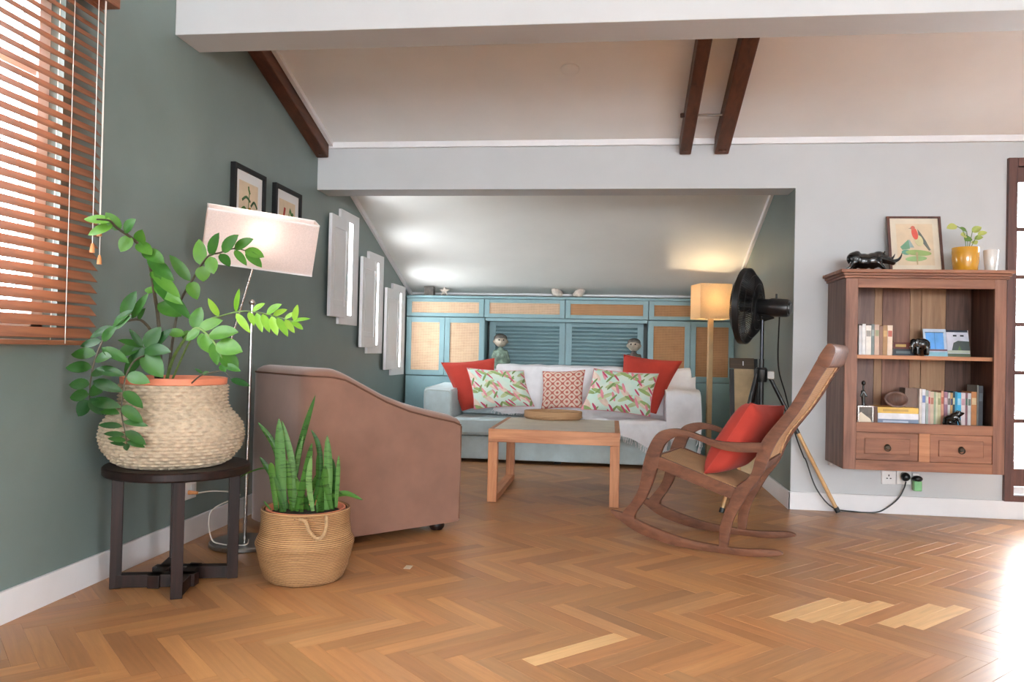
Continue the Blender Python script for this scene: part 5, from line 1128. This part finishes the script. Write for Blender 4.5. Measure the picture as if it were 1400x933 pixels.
# silver photo frame, brown slab, slender figurine
a, b = onY(1173, 560, 5.075).x, onY(1194.5, 560, 5.075).x; hh_ = onY(1180, 555, 5.075).z-SH2
t = thing('silver_photo', 'small silver photo frame at the end of the lower shelf', 'picture frame', ((a+b)/2, 5.08, SH2)); bb = 0.008
G().box(a, a+bb, 5.075, 5.087, SH2, SH2+hh_).box(b-bb, b, 5.075, 5.087, SH2, SH2+hh_).box(a+bb, b-bb, 5.075, 5.087, SH2, SH2+bb).box(a+bb, b-bb, 5.075, 5.087, SH2+hh_-bb, SH2+hh_).obj('frame', 'chrome', t, bevel=0.001)
ph = G().box(a+bb, b-bb, 5.081, 5.086, SH2+bb, SH2+hh_-bb).obj('photo', 'pewter', t)
G().prism([(a+bb, SH2+bb), (b-bb, SH2+bb), (b-bb-0.01, SH2+0.03), ((a+b)/2, SH2+0.05), (a+0.02, SH2+0.07), (a+bb, SH2+0.06)], lambda u, v, w: (u, w, v), 5.0804, 5.0812).obj('photo_detail', 'cream_paper', ph)
t = thing('slab_book', 'dark brown book standing sideways between silver frame and flat stack', 'book', (onY(1197, 570, 5.09).x, 5.15, SH2)); x_ = onY(1197.3, 570, 5.09).x
G().box(x_-0.010, x_+0.010, 5.09, 5.24, SH2, SH2+0.105).obj('cover', 'case_wood_dark', t, bevel=0.001); G().box(x_-0.007, x_+0.007, 5.095, 5.243, SH2+0.002, SH2+0.1055).obj('pages', 'cream_paper', t)
q = onY(1180.5, 520, 5.16); H = q.z-SH2; cx_ = q.x
t = thing('slender_statuette', 'slender dark carved figure behind the silver photo frame', 'statuette', (cx_, 5.16, SH2))
blob('body', [((cx_, 5.16, SH2+0.30*H), 0.010, (cx_, 5.16, SH2+0.05*H), 0.007), ((cx_+0.004, 5.16, SH2+0.42*H), 0.012, (cx_, 5.16, SH2+0.30*H), 0.010), ((cx_-0.002, 5.16, SH2+0.72*H), 0.013, (cx_+0.003, 5.16, SH2+0.42*H), 0.010), ((cx_-0.018, 5.15, SH2+0.62*H), 0.006, (cx_-0.004, 5.155, SH2+0.75*H), 0.006), ((cx_+0.018, 5.15, SH2+0.62*H), 0.006, (cx_+0.002, 5.155, SH2+0.75*H), 0.006), ((cx_, 5.16, SH2+0.80*H), 0.006, (cx_, 5.16, SH2+0.90*H), 0.006)], 'black_stone', t, 0.003)
blob('head', [((cx_, 5.158, SH2+0.93*H), (0.013, 0.014, 0.017))], 'black_stone', t, 0.003)
G().lathe([(0, 0), (0.028, 0), (0.028, 0.012), (0, 0.013)], (cx_, 5.16, SH2), 18).obj('base', 'case_wood_dark', t)
# photo cards on the upper shelf
def card(x0, x1, yt, lab, y, base, art, grp):
    a, b = onY(x0, 470, y).x, onY(x1, 470, y).x; h = onY((x0+x1)/2, yt, y).z-SH1
    t = thing('photo_card', lab, 'picture', ((a+b)/2, y, SH1), 0, grp)
    f = lambda u, v, w: (lerp(a, b, u), y+0.04*v+w, SH1+h*v)
    bd_ = G().prism([(0, 0), (1, 0), (1, 1), (0, 1)], f, 0, 0.008).obj('board', bookmat(base), t)
    for k, (poly, c) in enumerate(art): G().prism(poly, f, -0.0004*(k+1)-0.0003, 0.001).obj('printed_area', bookmat(c), bd_)
R_ = lambda a, b, c, d: [(a, c), (b, c), (b, d), (a, d)]
card(1264.5, 1296, 449.8, 'photo card of a blue shuttered window, behind the elephant', 5.25, (196, 208, 224), [(R_(0.10, 0.88, 0.24, 0.86), (104, 170, 236)), (R_(0.48, 0.5, 0.24, 0.86), (70, 120, 190)), (R_(0, 1, 0.20, 0.26), (120, 84, 96)), (R_(0, 1, 0, 0.16), (150, 200, 214)), (R_(0.08, 0.9, 0.86, 0.885), (70, 86, 110))], 'photo cards on the upper shelf')
card(1296.4, 1327, 451.5, 'photo card of a white cottage with dark roof', 5.25, (214, 214, 226), [(R_(0, 0.97, 0.92, 1.0), (44, 52, 66)), (R_(0.30, 0.46, 0.76, 0.82), (30, 34, 44)), (R_(0.62, 0.78, 0.76, 0.82), (30, 34, 44)), ([(0.2, 0.24), (1, 0.24), (1, 0.58), (0.5, 0.60), (0.3, 0.52)], (74, 84, 82)), (R_(0, 1, 0.0, 0.12), (92, 104, 84)), (R_(0, 1, 0.14, 0.24), (190, 196, 180)), ([(0.46, 0.24), (0.62, 0.24), (0.55, 0.42)], (88, 116, 70))], 'photo cards on the upper shelf')
# elephant
q0, q1 = onY(1243, 484, 5.08), onY(1272, 484, 5.08); EL = q1.x-q0.x; cx_ = (q0.x+q1.x)/2; yE = 5.085; k = EL/0.145; z = SH1
t = thing('elephant_ornament', 'polished dark wooden elephant ornament on the upper shelf', 'ornament', (cx_, yE, SH1))
E3 = lambda x, y, zz: (cx_+x*k, yE+y*k, z+zz*k)
blob('body', [(E3(0.02, 0, 0.085), (0.052*k, 0.036*k, 0.042*k)), (E3(-0.005, 0, 0.09), (0.04*k, 0.034*k, 0.038*k)), (E3(-0.045, -0.01, 0.092), (0.026*k, 0.026*k, 0.032*k)), (E3(-0.058, -0.02, 0.08), 0.013*k, E3(-0.058, -0.025, 0.03), 0.007*k), (E3(-0.02, -0.018, 0.06), 0.016*k, E3(-0.022, -0.018, 0.0155), 0.014*k), (E3(-0.015, 0.02, 0.06), 0.016*k, E3(-0.016, 0.02, 0.0155), 0.014*k), (E3(0.045, -0.018, 0.06), 0.017*k, E3(0.047, -0.018, 0.0155), 0.014*k), (E3(0.05, 0.02, 0.06), 0.017*k, E3(0.05, 0.02, 0.0155), 0.014*k), (E3(0.07, 0, 0.10), 0.004*k, E3(0.073, 0, 0.05), 0.004*k)], 'black_stone', t, 0.0038)
for s in (-1, 1): blob('ear', [(E3(-0.028, s*0.032-0.004, 0.095), (0.017*k, 0.006*k, 0.027*k))], 'black_stone', t, 0.003)
for s in (-1, 1): G().tube([E3(-0.062, -0.02+s*0.012, 0.07), E3(-0.075, -0.026+s*0.014, 0.062)], [0.003*k, 0.001], 6).obj('tusk', 'cream_paper', t)
# frog
q0, q1 = onY(1291, 578, 5.08), onY(1320, 578, 5.08); k = (q1.x-q0.x)/0.14; cx_ = (q0.x+q1.x)/2; z = SH2; yE = 5.095
t = thing('frog_ornament', 'glossy black sitting frog ornament in front of the paperbacks', 'ornament', (cx_, yE, SH2))
blob('body', [(E3(-0.03, 0, 0.042), (0.042*k, 0.038*k, 0.036*k)), (E3(0.005, 0, 0.065), (0.036*k, 0.032*k, 0.03*k)), (E3(0.032, 0, 0.088), (0.03*k, 0.028*k, 0.018*k)), (E3(0.055, 0, 0.092), (0.014*k, 0.02*k, 0.009*k)), (E3(0.028, -0.018, 0.104), 0.008*k, E3(0.03, -0.018, 0.106), 0.008*k), (E3(0.028, 0.018, 0.104), 0.008*k, E3(0.03, 0.018, 0.106), 0.008*k), (E3(0.02, -0.026, 0.06), 0.012*k, E3(0.03, -0.03, 0.010), 0.009*k), (E3(0.02, 0.026, 0.06), 0.012*k, E3(0.03, 0.03, 0.010), 0.009*k), (E3(-0.04, -0.034, 0.03), 0.02*k, E3(0.0, -0.04, 0.014), 0.011*k), (E3(-0.04, 0.034, 0.03), 0.02*k, E3(0.0, 0.04, 0.014), 0.011*k), (E3(-0.055, 0, 0.02), (0.02*k, 0.03*k, 0.018*k))], 'black_stone', t, 0.0036)
# rhinoceros on top
q0, q1 = onY(1154, 366, 5.13), onY(1233, 366, 5.13); k = (q1.x-q0.x)/0.37; cx_ = (q0.x+q1.x)/2; z = TOP; yE = 5.13
t = thing('rhinoceros_ornament', 'black polished rhinoceros ornament striding on top of the bookcase', 'ornament', (cx_, yE, TOP))
blob('body', [(E3(-0.115, 0, 0.082), (0.056*k, 0.046*k, 0.050*k)), (E3(-0.06, 0, 0.066), (0.065*k, 0.050*k, 0.054*k)), (E3(0.0, 0, 0.072), (0.058*k, 0.048*k, 0.054*k)), (E3(0.035, 0, 0.094), (0.046*k, 0.038*k, 0.042*k)), (E3(0.03, 0, 0.092), 0.038*k, E3(0.085, 0, 0.078), 0.029*k), (E3(0.085, 0, 0.080), 0.029*k, E3(0.128, 0, 0.062), 0.020*k), (E3(0.130, 0, 0.055), (0.016*k, 0.016*k, 0.014*k)),
      (E3(-0.125, -0.022, 0.06), 0.026*k, E3(-0.15, -0.022, 0.020), 0.012*k), (E3(-0.15, -0.022, 0.020), 0.012*k, E3(-0.172, -0.022, 0.012), 0.011*k), (E3(-0.105, 0.022, 0.06), 0.026*k, E3(-0.115, 0.022, 0.012), 0.012*k), (E3(0.01, 0.022, 0.05), 0.022*k, E3(0.0, 0.022, 0.012), 0.012*k), (E3(0.025, -0.022, 0.055), 0.022*k, E3(0.07, -0.022, 0.012), 0.011*k), (E3(-0.158, 0, 0.105), 0.005*k, E3(-0.166, 0, 0.07), 0.004*k), (E3(-0.105, 0, 0.125), (0.022*k, 0.02*k, 0.012*k))], 'black_stone', t, 0.0055, False, 3)
G().tube(spline([E3(0.140, 0, 0.070), E3(0.165, 0, 0.082), E3(0.180, 0, 0.105), E3(0.184, 0, 0.125)], 4), [(0.013-0.012*i/12)*k for i in range(13)], 10).obj('front_horn', 'black_stone', t, smooth=True)
G().tube(spline([E3(0.118, 0, 0.082), E3(0.132, 0, 0.10), E3(0.140, 0, 0.118)], 4), [(0.010-0.009*i/8)*k for i in range(9)], 10).obj('rear_horn', 'black_stone', t, smooth=True)
for s in (-1, 1): G().sphere(E3(0.068, s*0.02, 0.120), (0.007*k, 0.006*k, 0.014*k), 10, 8).obj('ear', 'black_stone', t, smooth=True)
# bird print leaning on the wall
y0_ = 5.31; a, b = onY(1217, 369, y0_).x, onY(1291.5, 369, y0_).x; h = onY(1255, 296, 5.39).z-TOP
t = thing('bird_print', 'framed print of a red-breasted bird leaning on top of the bookcase', 'picture', ((a+b)/2, y0_, TOP))
f = lambda u, v, w: (lerp(a, b, u), y0_+0.085*v+w, TOP+h*v)
e = 0.048; ev = 0.035
for po in ([(0, 0), (e, 0), (e, 1), (0, 1)], [(1-e, 0), (1, 0), (1, 1), (1-e, 1)], [(e, 1-ev), (1-e, 1-ev), (1-e, 1), (e, 1)], [(e, 0), (1-e, 0), (1-e, ev), (e, ev)]): G().prism(po, f, -0.008, 0.012).obj('frame_bar', 'door_wood', t, bevel=0.001)
bd_ = G().prism([(e, ev), (1-e, ev), (1-e, 1-ev), (e, 1-ev)], f, 0.0, 0.008).obj('mat_board', 'cream_paper', t)
pp = G().prism([(0.16, 0.16), (0.84, 0.16), (0.84, 0.87), (0.16, 0.87)], f, -0.0006, 0.001).obj('print', 'tan_paper', bd_)
def ell(cx, cy, rx, ry, rot=0, n=18): return [(cx+rx*math.cos(t)*math.cos(rot)-ry*math.sin(t)*math.sin(rot), cy+rx*math.cos(t)*math.sin(rot)+ry*math.sin(t)*math.cos(rot)) for t in np.linspace(0, 2*PI, n, endpoint=False)]
for kk, (po, c) in enumerate([([(0.28, 0.46), (0.40, 0.60), (0.48, 0.46)], (150, 170, 170)), ([(0.22, 0.47), (0.38, 0.60), (0.40, 0.44), (0.26, 0.42)], (106, 150, 120)), (ell(0.33, 0.38, 0.09, 0.045), (96, 150, 130)), (ell(0.55, 0.37, 0.24, 0.05, -0.05), (150, 172, 104)), (ell(0.50, 0.27, 0.20, 0.045, 0.05), (150, 180, 120)), ([(0.5, 0.38), (0.54, 0.38), (0.53, 0.17), (0.51, 0.17)], (186, 160, 120)),
      ([(0.56, 0.78), (0.62, 0.70), (0.70, 0.58), (0.78, 0.42), (0.75, 0.41), (0.66, 0.52), (0.58, 0.60)], (110, 112, 104)), (ell(0.575, 0.58, 0.075, 0.10, 0.4), (206, 196, 150)), (ell(0.505, 0.70, 0.055, 0.105, 0.25), (214, 92, 78)), (ell(0.475, 0.80, 0.04, 0.035), (200, 110, 90)), ([(0.44, 0.80), (0.39, 0.79), (0.44, 0.785)], (120, 110, 100))]):
    G().prism(po, f, -0.0012-0.0002*kk, -0.0002).obj('painted_shape', bookmat(c), pp)
# mustard pot with young plant, white cup
py_ = 5.16; a, b = onY(1302, 369, py_).x, onY(1337.5, 369, py_).x; r_ = (b-a)/2; cx_ = (a+b)/2; h = onY(1320, 339, py_).z-TOP
pt = thing('mustard_pot', 'glazed mustard pot with a small variegated plant on the bookcase', 'potted plant', (cx_, py_, TOP))
G().lathe([(0, 0), (r_*0.86, 0), (r_*0.90, 0.006), (r_, h*0.5), (r_*1.02, h-0.004), (r_*0.99, h), (r_*0.93, h-0.004), (r_*0.90, h*0.8), (0, h*0.8)], (cx_, py_, TOP), 40).obj('pot', 'mustard_glaze', pt, smooth=0.7)
G().lathe([(0, h*0.83), (r_*0.91, h*0.81)], (cx_, py_, TOP), 24).obj('soil', 'soil', pt)
H_ = lambda x, y: (1110+x/4.44, 270+y/4.44)
for st_, lv in [([(935, 305), (930, 250), (915, 200), (880, 175)], [((880, 172), (820, 185), 46)]), ([(945, 305), (945, 260), (940, 205)], [((940, 205), (898, 182), 30), ((940, 235), (905, 225), 44)]), ([(955, 305), (965, 250), (975, 205)], [((970, 210), (1030, 178), 44), ((960, 240), (930, 262), 50)]), ([(965, 305), (985, 265), (1005, 230)], [((1005, 225), (1065, 210), 34), ((985, 250), (1040, 240), 36), ((975, 265), (1000, 285), 44)])]:
    P = spline([onY(*H_(*q_), py_-0.02+0.01*i) for i, q_ in enumerate(st_)], 4); P[0].z = min(P[0].z, TOP+h*0.9)
    so = G().tube(P, 0.0022, 6).obj('stem', 'stem_green', pt, smooth=True)
    for b_, t_, w in lv: leaf_geo(onY(*H_(*b_), py_), onY(*H_(*t_), py_-0.02), w/4.44/FPX*5.1, Vector((0.1, -1, 0.6))).obj('leaf', 'leaf_pothos', so, smooth=True, fix=False)
py_ = 5.17; a, b = onY(1344.5, 370, py_).x, onY(1364.5, 370, py_).x; cx_ = (a+b)/2; h = onY(1355, 342.5, py_).z-TOP; r_ = (b-a)/2
cu = thing('white_cup', 'tapered white ceramic cup beside the mustard pot', 'cup', (cx_, py_, TOP))
G().lathe([(0, 0), (r_*0.72, 0), (r_*0.76, 0.006), (r_*1.0, h-0.003), (r_*0.98, h), (r_*0.92, h-0.003), (r_*0.70, 0.012), (0, 0.010)], (cx_, py_, TOP), 36).obj('cup_body', 'white_glaze', cu, smooth=0.7)
# scrap of tape on the parquet
q = onZ(557, 776); tag(G().box(q.x-0.012, q.x+0.02, q.y-0.028, q.y+0.028, 0.0003, 0.0012).obj('tape_scrap', 'cream_paper'), 'small pale scrap of tape stuck on the parquet near the seagrass basket', 'tape')
